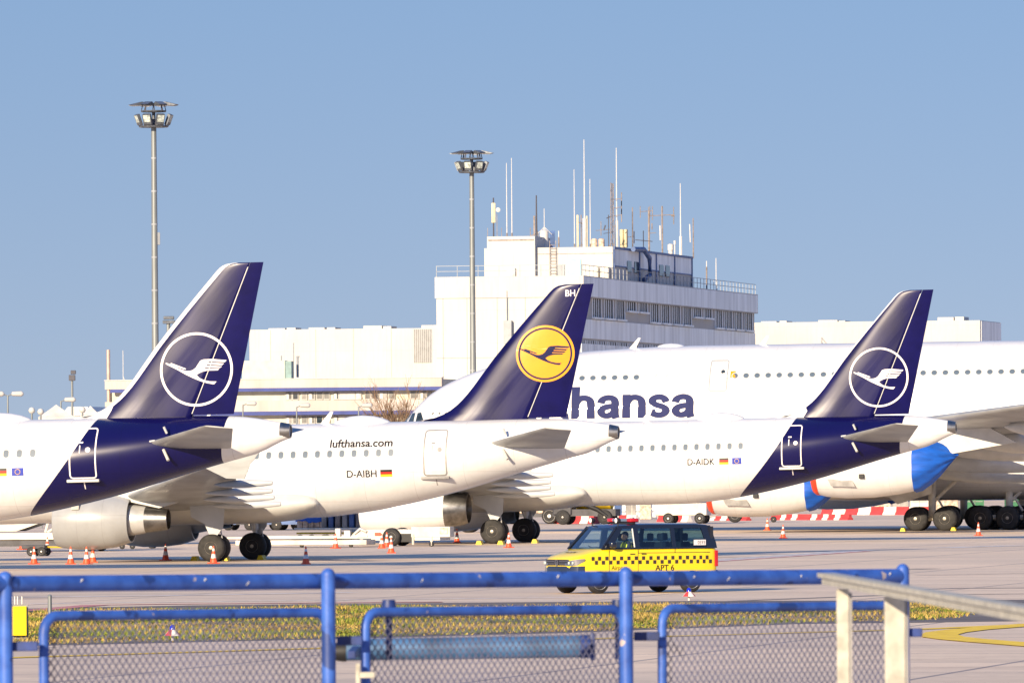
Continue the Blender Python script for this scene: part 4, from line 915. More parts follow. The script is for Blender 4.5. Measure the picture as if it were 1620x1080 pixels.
            for x in (-1.35, 1.15): g.tube([(x, 0, h * .62), (x, 0, h * .98)], .05, 5)
            g.tube([(.9, 0, h * .8), (1.25, 0, h * .8)], .1, 5); g.build('dipole', ANTB, root)
        elif kind == 'can':
            g = MB(); g.lathe([(0, .22), (.5, .22), (.55, .3), (1.1, .3), (1.2, .15), (1.2, 0)], 14); g.build('canister', ANT, root, smooth=40); g = MB(); g.lathe([(0, .1), (.4, .12), (.4, 0)], 10, org=(.42, 0, 1.1)); g.tube([(.42, 0, 0), (.42, 0, 1.1)], .05, 6); g.build('sensor', ANT, root, smooth=40)
        elif kind == 'short': bt('stub', [(0, 0, 0), (0, 0, h)], .09, ANTB); bt('tip', [(0, 0, h), (0, 0, h + .6)], .05, ANT)
        elif kind == 'shortw': bt('stub', [(0, 0, 0), (0, 0, h)], .05, ANT); bt('tip', [(0, 0, h), (0, 0, h + .5)], .04, ANT)
aerials()

def terminal():
    d = 765.0; A = P(700, YH, d)          # near-right end, facade runs left and away
    Lf = 31.6
    root = thing('terminal_building', 'long low terminal with blue strips, pinkish parapets and rows of windows', 'building', (A.x, A.y, 0), RZ)
    s = F / (d + 2.5)
    def z(y): return HC + (YH + 1.2 - y) / s
    def x(px): return (px - 700) / s / CT
    xl = x(168)
    w = MB(); w.box(xl, 0, .3, 40, 0, z(600)); w.build('wall', BCREAM, root)
    par = MB(); par.box(xl - .2, .05, -.3, .3, z(612), z(598.5)); par.box(xl - .2, .05, -.3, .3, z(649), z(632)); par.box(xl, .05, -.3, .3, 0, z(672)); par.build('parapet', BPINK, root)
    par = MB(); par.box(xl - .25, .08, -.36, .6, z(598.3), z(597)); par.build('coping', BWHITE, root)
    st = MB(); st.box(x(175), .06, -.75, -.31, z(617.5), z(612.2)); st.box(x(175), .06, -.75, -.31, z(655), z(649.2)); st.build('blue_strip', BBLUE, root)
    pk = 0
    for row, (yt, yb) in enumerate(((619.5, 630), (657, 668))):
        px = 452
        grp = [(452, 461), (463.5, 471), (477, 485), (488.5, 497.5), (501, 509.5), (513, 520.5), (528, 535), (537.5, 548), (550, 561.5), (564, 571), (578.5, 586), (589, 598), (601, 612), (616, 624), (650, 662), (665, 672.5), (676, 684)]
        for k, (a, b) in enumerate(grp):
            f = MB(); f.box(x(a) - .06, x(b) + .06, .12, .298, z(yb) - .08, z(yt) + .05); o = f.build('window', BWHITE, root)
            g = MB(); g.box(x(a), x(b), .105, .118, z(yb), z(yt)); g.build('pane', [PANE, GSEG, PANE, DARKGLASS, PANE][(k * 3 + row) % 5] if not 7 <= k <= 9 else BWHITE, o)
            if k % 3 == 0: g = MB(); g.box(x(a) + .05, x(a) + .28, .09, .103, z(yb), z(yt) - .1); g.build('blind', TENT, o)
    bx = MB(); bx.box(x(380), x(448), .8, 1.9, z(600), z(568.5)); bx.build('roof_box', BCREAM, root)
    bx = MB(); bx.box(x(448) + .01, x(458), .9, 1.9, z(600), z(569.5)); bx.build('roof_box_side', TEAL, root)
    g = MB(); g.tube([(x(453.5), 3, z(569)), (x(453.5), 3, z(540))], .05, 6); g.tube([(x(460), 2.9, z(595)), (x(460), 2.9, z(562))], .12, 6); g.tube([(x(458), 2.9, z(562)), (x(463), 2.9, z(562))], .08, 6); g.tube([(x(433), 3.2, z(569)), (x(433), 3.2, z(560))], .06, 6); g.build('roof_pipe', LOUV, root)
    g = MB(); g.tube([(x(167.5) + .1, 0, 0), (x(167.5) + .1, 0, z(549))], .17, 12); g.build('chimney_pipe', mat('pipe_pinkish', (0.55, .40, .34), .4, metal=.3), root, smooth=50)
    g = MB(); g.tube([(x(188.5), 1, z(598)), (x(188.5), 1, z(550))], .03, 5); g.tube([(x(188.5), 1, z(592)), (x(191.5), 1, z(598))], .03, 5); g.build('roof_whip', ANT, root)
terminal()
def hall():
    d = 845.0; A = P(694, YH, d); s = F / (d + 2)
    root = thing('long_white_hall', 'long windowless white hall with small roof boxes behind the low terminal', 'building', (A.x, A.y, 0), RZ)
    def z(y): return HC + (YH + 1.4 - y) / s
    def x(px): return (px - 694) / s / CT
    MB().box(x(395), 0, 0, 30, 0, z(519.8)).build('wall', BWHITE, root)
    g = MB()
    for px in (428, 500, 560, 620): g.box(x(px), x(px) + .06, -.012, 0, z(600), z(520))
    g.build('panel_seam', BSEAM, root)
    for a, b, y in ((424, 450, 518.5), (453, 467, 517.8), (488, 513, 518), (517, 530, 518), (575, 604, 516), (606, 619, 517), (667, 692, 516)): MB().box(x(a), x(b), .4, 3, z(519.8), z(y - 1)).build('roof_box', BWHITE, root)
    g = MB(); g.box(x(656.5), x(684.5), -.06, -.01, z(574), z(521.5)); o = g.build('louvre_panel', LOUV, root)
    g = MB(); q = x(656.5)
    while q < x(684.5) - .1: g.box(q, q + .07, -.12, -.061, z(574), z(521.5)); q += .2
    g.build('louvre_slat', BSEAM, o)
hall()
def hangar():
    d = 905.0; A = P(1552, YH, d); s = F / (d + 3)
    root = thing('white_hangar', 'flat-roofed white hangar behind the large jet, right of the tower', 'building', (A.x, A.y, 0), RZ)
    def z(y): return HC + (YH - 4.5 - y) / s
    def x(px): return (px - 1552) / s / CT
    MB().box(x(1185), 0, 0, 15, 0, z(508)).build('wall', BWHITE, root)
    for a, b, y in ((1208, 1232, 506), (1237, 1248, 505.5), (1298, 1328, 505), (1330, 1340, 506), (1485, 1510, 502.5), (1512, 1526, 502)): MB().box(x(a), x(b), .4, 4, z(508), z(y)).build('roof_box', BWHITE, root)
    MB().box(.001, .12, .3, 14.8, 0, z(509)).build('side_cladding', BPALE, root)
hangar()
# far tents and roofs at left
def tent(px0, px1, yt, yb, d, label, m=TENT):
    a, b = P(px0, yb, d), P(px1, yb, d); t = P((px0 + px1) / 2, yt, d).z; w = b.x - a.x
    root = thing('tent', label, 'tent', ((a.x + b.x) / 2, d, 0), R(20))
    g = MB(); h = a.z; k = w * .42; n = 6; rings = []
    for i in range(n + 1):
        q = i / n; e = k * (1 - q) + .02; zz = h + (t - h) * (q ** 1.12); rings.append([(-e, -e, zz), (e, -e, zz), (e, e, zz), (-e, e, zz)])
    g.loft(rings); g.build('canopy', m, root); g = MB(); g.box(-k, k, -k, k, h - .35, h - .005); g.build('valance', m, root)
    for sx in (-1, 1):
        for sy in (-1, 1): MB().tube([(sx * k * .97, sy * k * .97, 0), (sx * k * .97, sy * k * .97, h - .3)], .05, 6).build('tent_pole', STEEL, root)
tent(62, 116, 640, 659, 640, 'white pyramid tent roof left of the navy tail'); tent(128, 158, 642, 657, 700, 'small white tent roof peeking out beside the navy tail fillet')
a = P(100, 658, 720); b = P(152, 643, 720)
root = thing('shed', 'grey low-roofed shed between the two white tents', 'building', (a.x, 720, 0), RZ); MB().box(0, b.x - a.x, 0, 10, 0, a.z).build('wall', BPALE, root); MB().prism([(-.2, a.z + .002), (b.x - a.x + .2, a.z + .002), (b.x - a.x - .6, b.z), (.5, b.z)], -.3, 10.2).build('roof', LIGHTGREY, root)
# small street lamps
for px, yt, d, lab, kind in ((13, 625, 600, 'lamp with twin heads at the far left edge', 't'), (97, 634, 640, 'lamp with an arm above the white tent', 'a'), (385, 640, 700, 'street lamp with one arm right of the first navy tail', 'a'), (470, 643, 700, 'street lamp in front of the terminal windows', 'a'), (568, 643, 700, 'street lamp just left of the bare tree', 'a')):
    p = P(px, YH, d); h = P(px, yt, d).z; root = thing('street_lamp', lab, 'street lamp', (p.x, d, 0), 0, 'small street lamps by the terminal')
    MB().tube([(0, 0, 0), (0, 0, h)], .09, 8, r2=.06).build('pole', POLE, root, smooth=50)
    for s in ((1,) if kind == 'a' else (-1, 1)):
        g = MB(); g.tube([(0, 0, h - .05), (s * .35, 0, h + .08)], .05, 6); g.build('arm', POLE, root)
        g = MB(); g.lathe([(-.0, .02), (.06, .16), (.7, .2), (.85, .12), (.88, .02)], 12, 'X', (.25 if s > 0 else -1.1, 0, h + .1)); g.build('lamp_head', LIGHTGREY, root, smooth=50)
for px, py, d, lab in ((51, 649, 560, 'small globe lamp at the left end of the dome on the first airliner'), (65, 651, 560, 'second small globe lamp, beside the white tent'), (131, 648, 560, 'small globe lamp in front of the grey shed')):
    p = P(px, YH, d); h = P(px, py, d).z; root = thing('globe_lamp', lab, 'street lamp', (p.x, d, 0), 0, 'small globe lamps behind the first airliner')
    MB().tube([(0, 0, 0), (0, 0, h)], .06, 8).build('pole', POLE, root); g = MB(); g.lathe([(-.22, .02), (-.16, .16), (0, .23), (.16, .16), (.22, .02)], 16, org=(0, 0, h)); g.build('globe', LIGHTGREY, root, smooth=60)
p = P(115, YH, 660); h = P(115, 602, 660).z; root = thing('floodlight_pole', 'thin pale pole with two dark floodlights stacked on top', 'floodlight', (p.x, 660, 0)); MB().tube([(0, 0, 0), (0, 0, h)], .09, 8).build('pole', POLE, root)
g = MB(); g.cbox(-.25, .25, -.2, .2, h, h + .45, .04); g.build('floodlight', ANTD, root); g = MB(); g.cbox(-.1, .3, -.2, .2, h + .5, h + .8, .04); g.build('floodlight', ANTD, root)

def bare_tree():
    d = 735.0; p = P(629, YH, d); root = thing('bare_tree', 'bare brown winter tree in front of the terminal', 'tree', (p.x, d, 0))
    rnd = random.Random(11); top = P(622, 604, d).z; tr = MB(); br = MB()
    tr.tube([(0, 0, 0), (.1, 0, 2), (0, .1, 3.6)], .22, 8, r2=.16)
    def grow(p, v, L, r, lev):
        q = p + v * L; m = p.lerp(q, .5) + Vector((rnd.gauss(0, .06), rnd.gauss(0, .06), 0)) * L
        br.tube([p, m, q], r, 5 if lev > 2 else 3, r2=r * .62)
        if lev == 0: return
        for _ in range(3 if lev > 1 else 4):
            w = (v + Vector((rnd.gauss(0, .30), rnd.gauss(0, .30), rnd.uniform(0, .25)))).normalized(); grow(q if rnd.random() < .6 else m, w, L * rnd.uniform(.62, .86), r * .6, lev - 1)
    for k in range(8):
        a = k * .8; grow(Vector((0, .1, 2.6 + (k % 4) * .4)), Vector((math.cos(a) * .32, math.sin(a) * .32, 1)).normalized(), (top - 3.6) * .35, .11, 4)
    tr.build('trunk', BARK, root, smooth=50); br.build('crown', mat('twigs', (0.20, 0.13, 0.085), .9, var=.2), root)
bare_tree()

# ------------------------------------------------------------------ apron light masts
def mast(px, yt, d, label, n_sections, rot):
    p = P(px, YH, d); H = P(px, yt, d).z; root = thing('light_mast', label, 'light mast', (p.x, d, 0), rot, 'tall apron light masts')
    sc = 22.0 / 21.0
    hp = H - 1.75
    g = MB(); g.tube([(0, 0, 0), (0, 0, hp * .5), (0, 0, hp)], .30, 20, r2=.19); g.build('pole', POLE, root, smooth=50)
    g = MB()
    for k in range(1, 12): g.lathe([(hp * k / 12, .30 - .11 * k / 12 + .012), (hp * k / 12 + .12, .30 - .11 * k / 12 + .012)], 20)
    g.build('pole_joint', LOUV, root, smooth=50)
    for z, R0, kind in ((hp - .05, 1.0, 0), (hp + 1.05, .85, 1)):
        rg = MB(); pts = [(R0 * math.cos(2 * math.pi * k / 24), R0 * math.sin(2 * math.pi * k / 24), z) for k in range(25)]; rg.tube(pts, .07, 6, False)
        for k in range(6): a = math.pi / 3 * k; rg.tube([(0, 0, z), (R0 * math.cos(a), R0 * math.sin(a), z)], .05, 5)
        if kind: rg.tube([(0, 0, hp), (0, 0, z + .1)], .13, 10)
        rg.lathe([(z - .08, .16), (z - .05, R0 * .7), (z, R0 * .7), (z, .1)], 20)
        rg.build('lamp_ring', LAMPG, root, smooth=50)
        n = 8
        for k in range(n):
            a = 2 * math.pi * (k + .3) / n; ca, sa = math.cos(a), math.sin(a)
            def T(r, t, h): return (ca * r - sa * t, sa * r + ca * t, z + h)
            g = MB()
            if kind == 0:
                prof = [(R0 - .05, .16), (R0 + .15, .10), (R0 + .42, .80), (R0 + .22, .9)]
            else:
                prof = [(R0 - .25, .52), (R0 - .2, .44), (R0 + .85, .40), (R0 + 1.0, .46), (R0 + .1, .68)]
            w = .30 if kind == 0 else .28
            va = [T(r, -w, h) for r, h in prof]; vb = [T(r, w, h) for r, h in prof]; m = len(prof)
            g.add(va + vb, [(i, (i + 1) % m, (i + 1) % m + m, i + m) for i in range(m)] + [tuple(range(m))[::-1], tuple(range(m, 2 * m))]); fl = g.build('floodlight', LAMPG, root)
            g = MB()
            if kind == 0: q = [T(R0 + .165, -w * .85, .14), T(R0 + .165, w * .85, .14), T(R0 + .41, w * .85, .77), T(R0 + .41, -w * .85, .77)]
            else: q = [T(R0 - .1, -w * .85, .43), T(R0 - .1, w * .85, .43), T(R0 + .8, w * .85, .392), T(R0 + .8, -w * .85, .392)]
            g.add(q, [(0, 1, 2, 3)]); g.build('lens', LAMPGL, fl)
            g = MB()
            for t in (-w, w): g.tube([T(R0, t, 0), T(R0 + (.15 if kind == 0 else -.12), t, .45)], .03, 5)
            g.build('yoke', ANTD, fl)
    if n_sections:
        g = MB(); g.cbox(.15, .4, -.1, .1, hp * .70, hp * .70 + .9, .03); g.build('control_box', LOUV, root)
mast(247, 161, 615, 'tall grey floodlight mast standing at the left', 1, .2); mast(749.5, 238, 705, 'tall grey floodlight mast in front of the white tower', 0, .3)
p = P(268, YH, 900); h = P(268, 500, 900).z; root = thing('light_mast', 'far small floodlight mast mostly hidden by the first navy tail', 'light mast', (p.x, 900, 0), 0, 'tall apron light masts')
MB().tube([(0, 0, 0), (0, 0, h - .8)], .2, 10).build('pole', POLE, root)
g = MB(); g.cbox(-.6, .7, -.4, .4, h - .8, h - .45, .05); g.cbox(-.5, .6, -.4, .4, h - .35, h, .05); g.build('floodlight', LAMPG, root)

# ------------------------------------------------------------------ small things on the apron
def boolean_cut(obj, cutters):
    for c in cutters:
        m = obj.modifiers.new('cut', 'BOOLEAN'); m.operation = 'DIFFERENCE'; m.solver = 'EXACT'; m.object = c
    bpy.context.view_layer.update(); dg = bpy.context.evaluated_depsgraph_get()
    me = bpy.data.meshes.new_from_object(obj.evaluated_get(dg)); obj.modifiers.clear(); obj.data = me
    for c in cutters: bpy.data.objects.remove(c)

def skin_figure(name, verts, edges, rad, m, parent, sub=2, root=0):
    me = bpy.data.meshes.new(name); me.from_pydata(verts, edges, []); o = bpy.data.objects.new(name, me); COL.objects.link(o)
    sk = o.modifiers.new('skin', 'SKIN'); me.skin_vertices.new() if not me.skin_vertices else None
    sv = me.skin_vertices[0].data
    for i, r in enumerate(rad): sv[i].radius = (r, r) if not isinstance(r, tuple) else r
    sv[root].use_root = True; sk.use_smooth_shade = True
    s2 = o.modifiers.new('sub', 'SUBSURF'); s2.levels = sub; s2.render_levels = sub
    dg = bpy.context.evaluated_depsgraph_get(); me2 = bpy.data.meshes.new_from_object(o.evaluated_get(dg)); o.modifiers.clear(); o.data = me2
    me2.materials.clear(); me2.materials.append(m); o.parent = parent; return o

def van():
    d = 249.0; yaw = R(30)
    A = P(901, YH, d); root = thing('airport_van', 'yellow van with chequered side band, black upper half and red light bar', 'van', (0, 0, 0), yaw)
    # near front corner of the body (0,-.95) sits at the picture column 901
    c, s = math.cos(yaw), math.sin(yaw); root.location = (A.x - s * .95, A.y + c * .95, 0)
    st = [(0, .50, .34, .80), (.03, .64, .32, .88), (.09, .76, .29, .94), (.18, .85, .27, .99), (.30, .91, .24, 1.04), (.5, .945, .22, 1.09), (.8, .955, .2, 1.16), (1.05, .96, .2, 1.235), (1.15, .962, .2, 1.25), (2, .965, .2, 1.25), (3.2, .965, .2, 1.25), (4.3, .962, .2, 1.25), (4.7, .95, .25, 1.25), (4.84, .93, .3, 1.25), (4.9, .88, .38, 1.24)]
    rings = []
    for x, w, zb, zt in st:
        half = [(w * .80, zb), (w * .95, zb + .03), (w * .99, zb + .12), (w, zb + .35), (w, zt - .22), (w - .012, zt - .08), (w - .045, zt - .02), (w - .12, zt + (.0 if x > 1.1 else .015)), (w * .4, zt + (.0 if x > 1.1 else .05))]
        rings.append([(x, -y, z) for y, z in half] + [(x, y, z) for y, z in half[::-1]])
    b = MB().loft(rings).build('body', VYEL, root, smooth=35)
    cut = []
    for x in (.92, 3.92): cut.append(MB().lathe([(-1.2, .385), (-.62, .385)], 40, 'Y', (x, 0, .36)).build('cutter', VBLK)); cut.append(MB().lathe([(.62, .385), (1.2, .385)], 40, 'Y', (x, 0, .36)).build('cutter', VBLK))
    cut.append(MB().box(1.22, 4.7, -.88, .88, .5, 1.6).build('cutter', VBLK))
    boolean_cut(b, cut)
    g = MB(); g.box(1.225, 4.69, -.875, .875, .49, .505); g.box(1.2, 1.5, -.87, .87, .9, 1.2); g.build('cabin_floor', VTRIM, root)
    for x in (.92, 3.92):
        for y in (-.86, .86):
            o = wheel(root, x, y + (.0 if y < 0 else 0), .33, .33, .22, .66, hubmat=SILVER)
            if y > 0: o.rotation_euler = (0, 0, math.pi)
    # side frames with window openings, roof
    def sidey(z): return .962 - (z - 1.25) * .24
    wins = [[(1.34, 1.28), (2.08, 1.28), (2.08, 1.80), (1.74, 1.80)], [(2.22, 1.28), (3.30, 1.28), (3.30, 1.80), (2.24, 1.80)], [(3.42, 1.28), (4.50, 1.28), (4.36, 1.80), (3.42, 1.80)]]
    outer = [(1.02, 1.235), (4.88, 1.235), (4.86, 1.4), (4.72, 1.87), (1.62, 1.87)]
    for sgn in (-1, 1):
        g = MB(); loops = [[Vector((x, z, 0)) for x, z in outer]] + [[Vector((x, z, 0)) for x, z in w] for w in wins]
        al = outer + [p for w in wins for p in w]; tr = tessellate_polygon(loops); n = len(al)
        va = [(x, sgn * sidey(z), z) for x, z in al]; vb = [(x, sgn * (sidey(z) - .05), z) for x, z in al]
        fs = [tuple(t) for t in tr] + [tuple(n + i for i in t) for t in tr]; k = 0
        for lp in [outer] + wins:
            m = len(lp); fs += [(k + i, k + (i + 1) % m, n + k + (i + 1) % m, n + k + i) for i in range(m)]; k += m
        g.add(va + vb, fs); g.build('window_frame', VBLK, root)
        for i, w in enumerate(wins):
            q = MB(); q.add([(x, sgn * (sidey(z) - .012), z) for x, z in w], [tuple(range(4))]); q.build('side_window', VGLASS if i == 0 else VGLASSD, root)
        g = MB()
        for w in wins[:1]: g.tube([(w[2][0] - .02, sgn * (sidey(1.80) + .002), 1.80), (w[1][0] - .02, sgn * (sidey(1.28) + .002), 1.28)], .02, 6)
        g.build('window_channel', LIGHTGREY, root)
    rings = []
    for x, w, z0, z1 in ((1.50, .74, 1.80, 1.83), (1.56, .80, 1.82, 1.875), (1.8, .815, 1.85, 1.92), (2.5, .82, 1.86, 1.945), (4.2, .815, 1.86, 1.935), (4.62, .80, 1.85, 1.90), (4.74, .78, 1.83, 1.86)):
        rings.append([(x, -w, z0), (x, -w + .03, z0 + (z1 - z0) * .6), (x, -w + .12, z0 + (z1 - z0) * .85), (x, 0, z1), (x, w - .12, z0 + (z1 - z0) * .85), (x, w - .03, z0 + (z1 - z0) * .6), (x, w, z0), (x, w - .1, z0 - .03), (x, -w + .1, z0 - .03)])
    MB().loft(rings).build('roof', VBLK, root, smooth=40)
    g = MB(); n = 8; vs = []
    for i in range(n + 1):
        t = i / n; y = -.90 + 1.8 * t; y2 = y * .84; q = 1 - (2 * t - 1) ** 2
        vs += [(1.04 - .16 * q, y, 1.24), (1.56 - .08 * q, y2, 1.845)]
    g.add(vs, [(2 * i, 2 * i + 1, 2 * i + 3, 2 * i + 2) for i in range(n)]); g.build('windscreen', WSGLASS, root, smooth=60)
    for sgn in (-1, 1):
        g = MB(); g.tube([(1.0, sgn * .925, 1.235), (1.56, sgn * .79, 1.85)], .035, 8); g.build('windscreen_pillar', VBLK, root, smooth=50)
        g = MB(); g.cbox(1.18, 1.36, sgn * 1.08 - .1, sgn * 1.08 + .1, 1.27, 1.44, .04); g.tube([(1.36, sgn * .95, 1.28), (1.28, sgn * 1.05, 1.32)], .03, 6); g.build('wing_mirror', VBLK, root, smooth=50)
    g = MB(); g.box(4.70, 4.80, -.86, .86, 1.24, 1.36); g.box(4.62, 4.72, -.80, .80, 1.78, 1.85); g.box(4.66, 4.78, -.90, -.74, 1.25, 1.84); g.box(4.66, 4.78, .74, .90, 1.25, 1.84); g.build('tailgate_frame', VBLK, root)
    g = MB(); g.add([(4.83, -.76, 1.34), (4.83, .76, 1.34), (4.72, .74, 1.80), (4.72, -.74, 1.80)], [(0, 1, 2, 3)]); g.build('rear_window', VGLASSD, root)
    for y in (-.90, .90): g = MB(); g.cbox(4.80, 4.925, y - .06, y + .06, .72, 1.17, .02); g.build('tail_lamp', REDL, root)
    # dashboard, wheel, seats
    g = MB(); g.cbox(1.1, 1.42, -.84, .84, .9, 1.25, .05); g.build('dashboard', VTRIM, root)
    g = MB(); g.lathe([(-.015, .2), (0, .215), (.015, .2), (0, .185), (-.015, .2)], 24, 'X', (0, 0, 0)); o = g.build('steering_wheel', VTRIM, root, smooth=60, loc=(1.58, -.42, 1.17)); o.rotation_euler = (0, R(-35), 0)
    def seat(x, y):
        g = MB(); g.cbox(x - .05, x + .45, y - .24, y + .24, .7, .86, .05); g.add([], []); o = g.build('seat', CLOTH, root, smooth=50)
        g = MB(); rr = [[(x + .42 + a, y - w, z), (x + .54 + a, y - w, z), (x + .54 + a, y + w, z), (x + .42 + a, y + w, z)] for a, w, z in ((0, .24, .82), (.05, .24, 1.1), (.10, .21, 1.36), (.12, .16, 1.42))]; g.loft(rr); g.build('backrest', CLOTH, o)
        g = MB(); g.cbox(x + .54, x + .64, y - .13, y + .13, 1.45, 1.66, .04); g.build('headrest', CLOTH, o, smooth=50)
    for y in (-.42, .42): seat(1.85, y)
    for x in (2.55, 3.35):
        for y in (-.55, 0, .55): seat(x, y)
    # front: grille, emblem, lamps, bumper
    g = MB(); g.prism([(-.56, .79), (.56, .79), (.60, .93), (.5, .955), (-.5, .955), (-.60, .93)], -.012, .12, 'YZ'); gr = g.build('grille', VBLK, root)
    g = MB()
    for z in (.83, .90): g.box(-.02, -.012, -.62, -.14, z, z + .012); g.box(-.02, -.012, .14, .62, z, z + .012)
    g.build('grille_bar', CHROME, gr)
    g = MB()
    def fl(tr, x):
        for t in tr: g.add([(x, y, z) for y, z in t], [(0, 1, 2)])
    fl(ring_tris(0, .87, .072, .09, 30), -.028)
    for a, b_, c_, d_ in ((-.05, .925, 0, .87), (.05, .925, 0, .87), (-.062, .885, -.03, .80), (-.03, .80, 0, .865), (.062, .885, .03, .80), (.03, .80, 0, .865)):
        w = .009; fl([((a - w, b_), (a + w, b_), (c_ + w, d_)), ((a - w, b_), (c_ + w, d_), (c_ - w, d_))], -.029)
    g.build('front_emblem', CHROME, gr)
    for sgn in (-1, 1):
        g = MB(); ys = [.46, .60, .76, .87, .94]; xs = [-.006, .015, .075, .17, .40]
        lo = [.80, .785, .785, .80, .90]; hi = [.84, .90, .94, .965, .975]; fr = [(x - .02, sgn * y, z) for x, y, z in zip(xs, ys, lo)]; up = [(x - .015, sgn * (y + (.03 if i > 2 else 0)), z) for i, (x, y, z) in enumerate(zip(xs, ys, hi))]
        g.add(fr + up, [(i, i + 1, i + 6, i + 5) for i in range(4)]); o = g.build('headlight', CHROME, root, smooth=40)
        g = MB()
        for y, x in ((.66, .0), (.78, .06)): g.lathe([(0, .045), (-.02, .04), (-.03, .001)], 14, 'X', (x, sgn * y, .86))
        g.build('headlight_lens', LAMPGL, o)
    g = MB(); rr = []
    for x, y in ((.34, -.962), (.16, -.90), (.04, -.76), (-.04, -.45), (-.06, 0), (-.04, .45), (.04, .76), (.16, .90), (.34, .962)): rr.append([(x, y, .26), (x, y, .60), (x + .03, y * .985, .77), (x + .2, y * .9, .77), (x + .2, y * .9, .26)])
    g.loft(rr); g.build('front_bumper', mat('bumper_dark', (.02, .03, .06), .35, coat=.4), root, smooth=30)
    for sgn in (-1, 1): g = MB(); g.lathe([(0, .045), (-.03, .04), (-.035, .001)], 14, 'X', (-.035, sgn * .70, .52)); g.build('fog_lamp', CHROME, root)
    g = MB(); g.cbox(4.88, 4.96, -.9, .9, .38, .62, .03); g.build('rear_bumper', VTRIM, root)
    # markings
    yy = -.9668
    def flat(name, tris, m, y=yy): g = MB(); g.add([(x, y, z) for t in tris for x, z in t], [(3 * i, 3 * i + 1, 3 * i + 2) for i in range(len(tris))]); return g.build(name, m, root)
    CH = mat('chequer_brown_black', (.05, .03, .03), .4); tr = []
    k = 0
    while True:
        x0 = .62 + .2385 * k; k += 1
        if x0 > 4.6: break
        for (a, z) in ((x0, .925), (x0 + .125, .812)):
            if a + .105 > 4.72: continue
            tr += [((a, z), (a + .105, z), (a + .105, z + .105)), ((a, z), (a + .105, z + .105), (a, z + .105))]
    flat('chequer_band', tr, CH)
    flat('fleet_lettering', text_tris('APT 6', 2.72, .62, .62, .165, .02), DARK_TXT)
    flat('small_lettering', text_tris('Airport', 1.30, .66, .50, .11, .0), DARK_TXT)
    flat('licence_panel', [((4.0, 1.32), (4.46, 1.32), (4.46, 1.47)), ((4.0, 1.32), (4.46, 1.47), (4.0, 1.47))], WHITE_MARK, -.948)
    flat('licence_number', text_tris('0593', 4.15, 1.345, .28, .10), DARK_TXT, -.951)
    for x in (1.90, 2.27): g = MB(); g.cbox(x, x + .16, -.985, -.966, 1.08, 1.105, .008); g.build('door_handle', VTRIM, root)
    g = MB()
    for x in (1.22, 2.16, 3.36): g.box(x, x + .012, -.9672, -.966, .3 if x != 3.36 else 1.12, 1.235)
    g.box(2.16, 4.6, -.9672, -.966, 1.115, 1.127); g.build('door_gap', VTRIM, root)
    g = MB()
    for t in text_tris('APT 6', -.30, 0, .60, .16, .02): g.add([(.58 - z * .9, -(x) * 1.0, 1.165 - z * .16) for x, z in [(-a, b) for a, b in t]], [(0, 1, 2)])
    g.build('bonnet_lettering', DARK_TXT, root)
    g = MB(); g.tube([(1.0, -.5, 1.25), (1.12, 0, 1.33)], .012, 5); g.tube([(.92, .1, 1.26), (1.08, .6, 1.33)], .012, 5); g.build('wiper', VTRIM, root)
    # light bar and spot lamps
    g = MB(); g.cbox(2.12, 2.38, -.62, .62, 1.985, 2.075, .03); lb = g.build('light_bar', mat('lightbar_grey', (.12, .16, .24), .2, coat=.5), root, smooth=50)
    for a, b_ in ((-.66, -.42), (.36, .66)): g = MB(); g.cbox(2.11, 2.39, a, b_, 1.98, 2.085, .03); g.build('light_bar_lens', REDL, lb, smooth=50)
    g = MB(); g.box(2.2, 2.3, -.6, .6, 1.92, 1.99); g.build('light_bar_bracket', VTRIM, lb)
    for y in (-.72, .68):
        g = MB(); g.lathe([(-.02, .075), (.03, .085), (.1, .06), (.13, .01)], 18, 'X', (1.62, y, 2.03)); g.tube([(1.66, y, 1.86), (1.66, y, 1.97)], .02, 6); sp = g.build('spot_lamp', VTRIM, root, smooth=50)
        g = MB(); g.lathe([(-.025, .07), (-.035, .03), (-.036, .001)], 18, 'X', (1.62, y, 2.03)); g.build('spot_lens', WHITE_MARK, sp, smooth=50)
    root.scale = (1.05, 1.05, 1.05)
    def walk(o):
        for ch in o.children:
            if ch.type == 'MESH' and not ch.name.startswith(('wheel', 'hub')) and not (o.name.startswith('wheel')) and ch.location.length < .01 and not ch.get('done'):
                for v in ch.data.vertices:
                    if v.co.x < .9: v.co.x = .9 - (.9 - v.co.x) * .88
                    elif v.co.x > 3.95: v.co.x = 3.95 + (v.co.x - 3.95) * .86
            walk(ch)
    walk(root)
    # driver
    dx, dy = 2.10, -.42
    pr = thing('person', 'driver in a yellow high-visibility vest at the wheel of the van', 'person', root.location + Matrix.Rotation(yaw, 3, 'Z') @ (Vector((dx, dy, 0)) * 1.05), yaw, None, 1.05)
    V = [(0, 0, .93), (.03, 0, 1.08), (.02, 0, 1.24), (.0, 0, 1.38), (-.01, 0, 1.46), (-.03, 0, 1.53)]; E = [(0, 1), (1, 2), (2, 3), (3, 4), (4, 5)]; rad = [(.14, .16), (.13, .15), (.13, .17), (.09, .14), .06, .055]
    def chain(base, pts, rs):
        i0 = base
        for p, r in zip(pts, rs): V.append(p); rad.append(r); E.append((i0, len(V) - 1)); i0 = len(V) - 1
        return i0
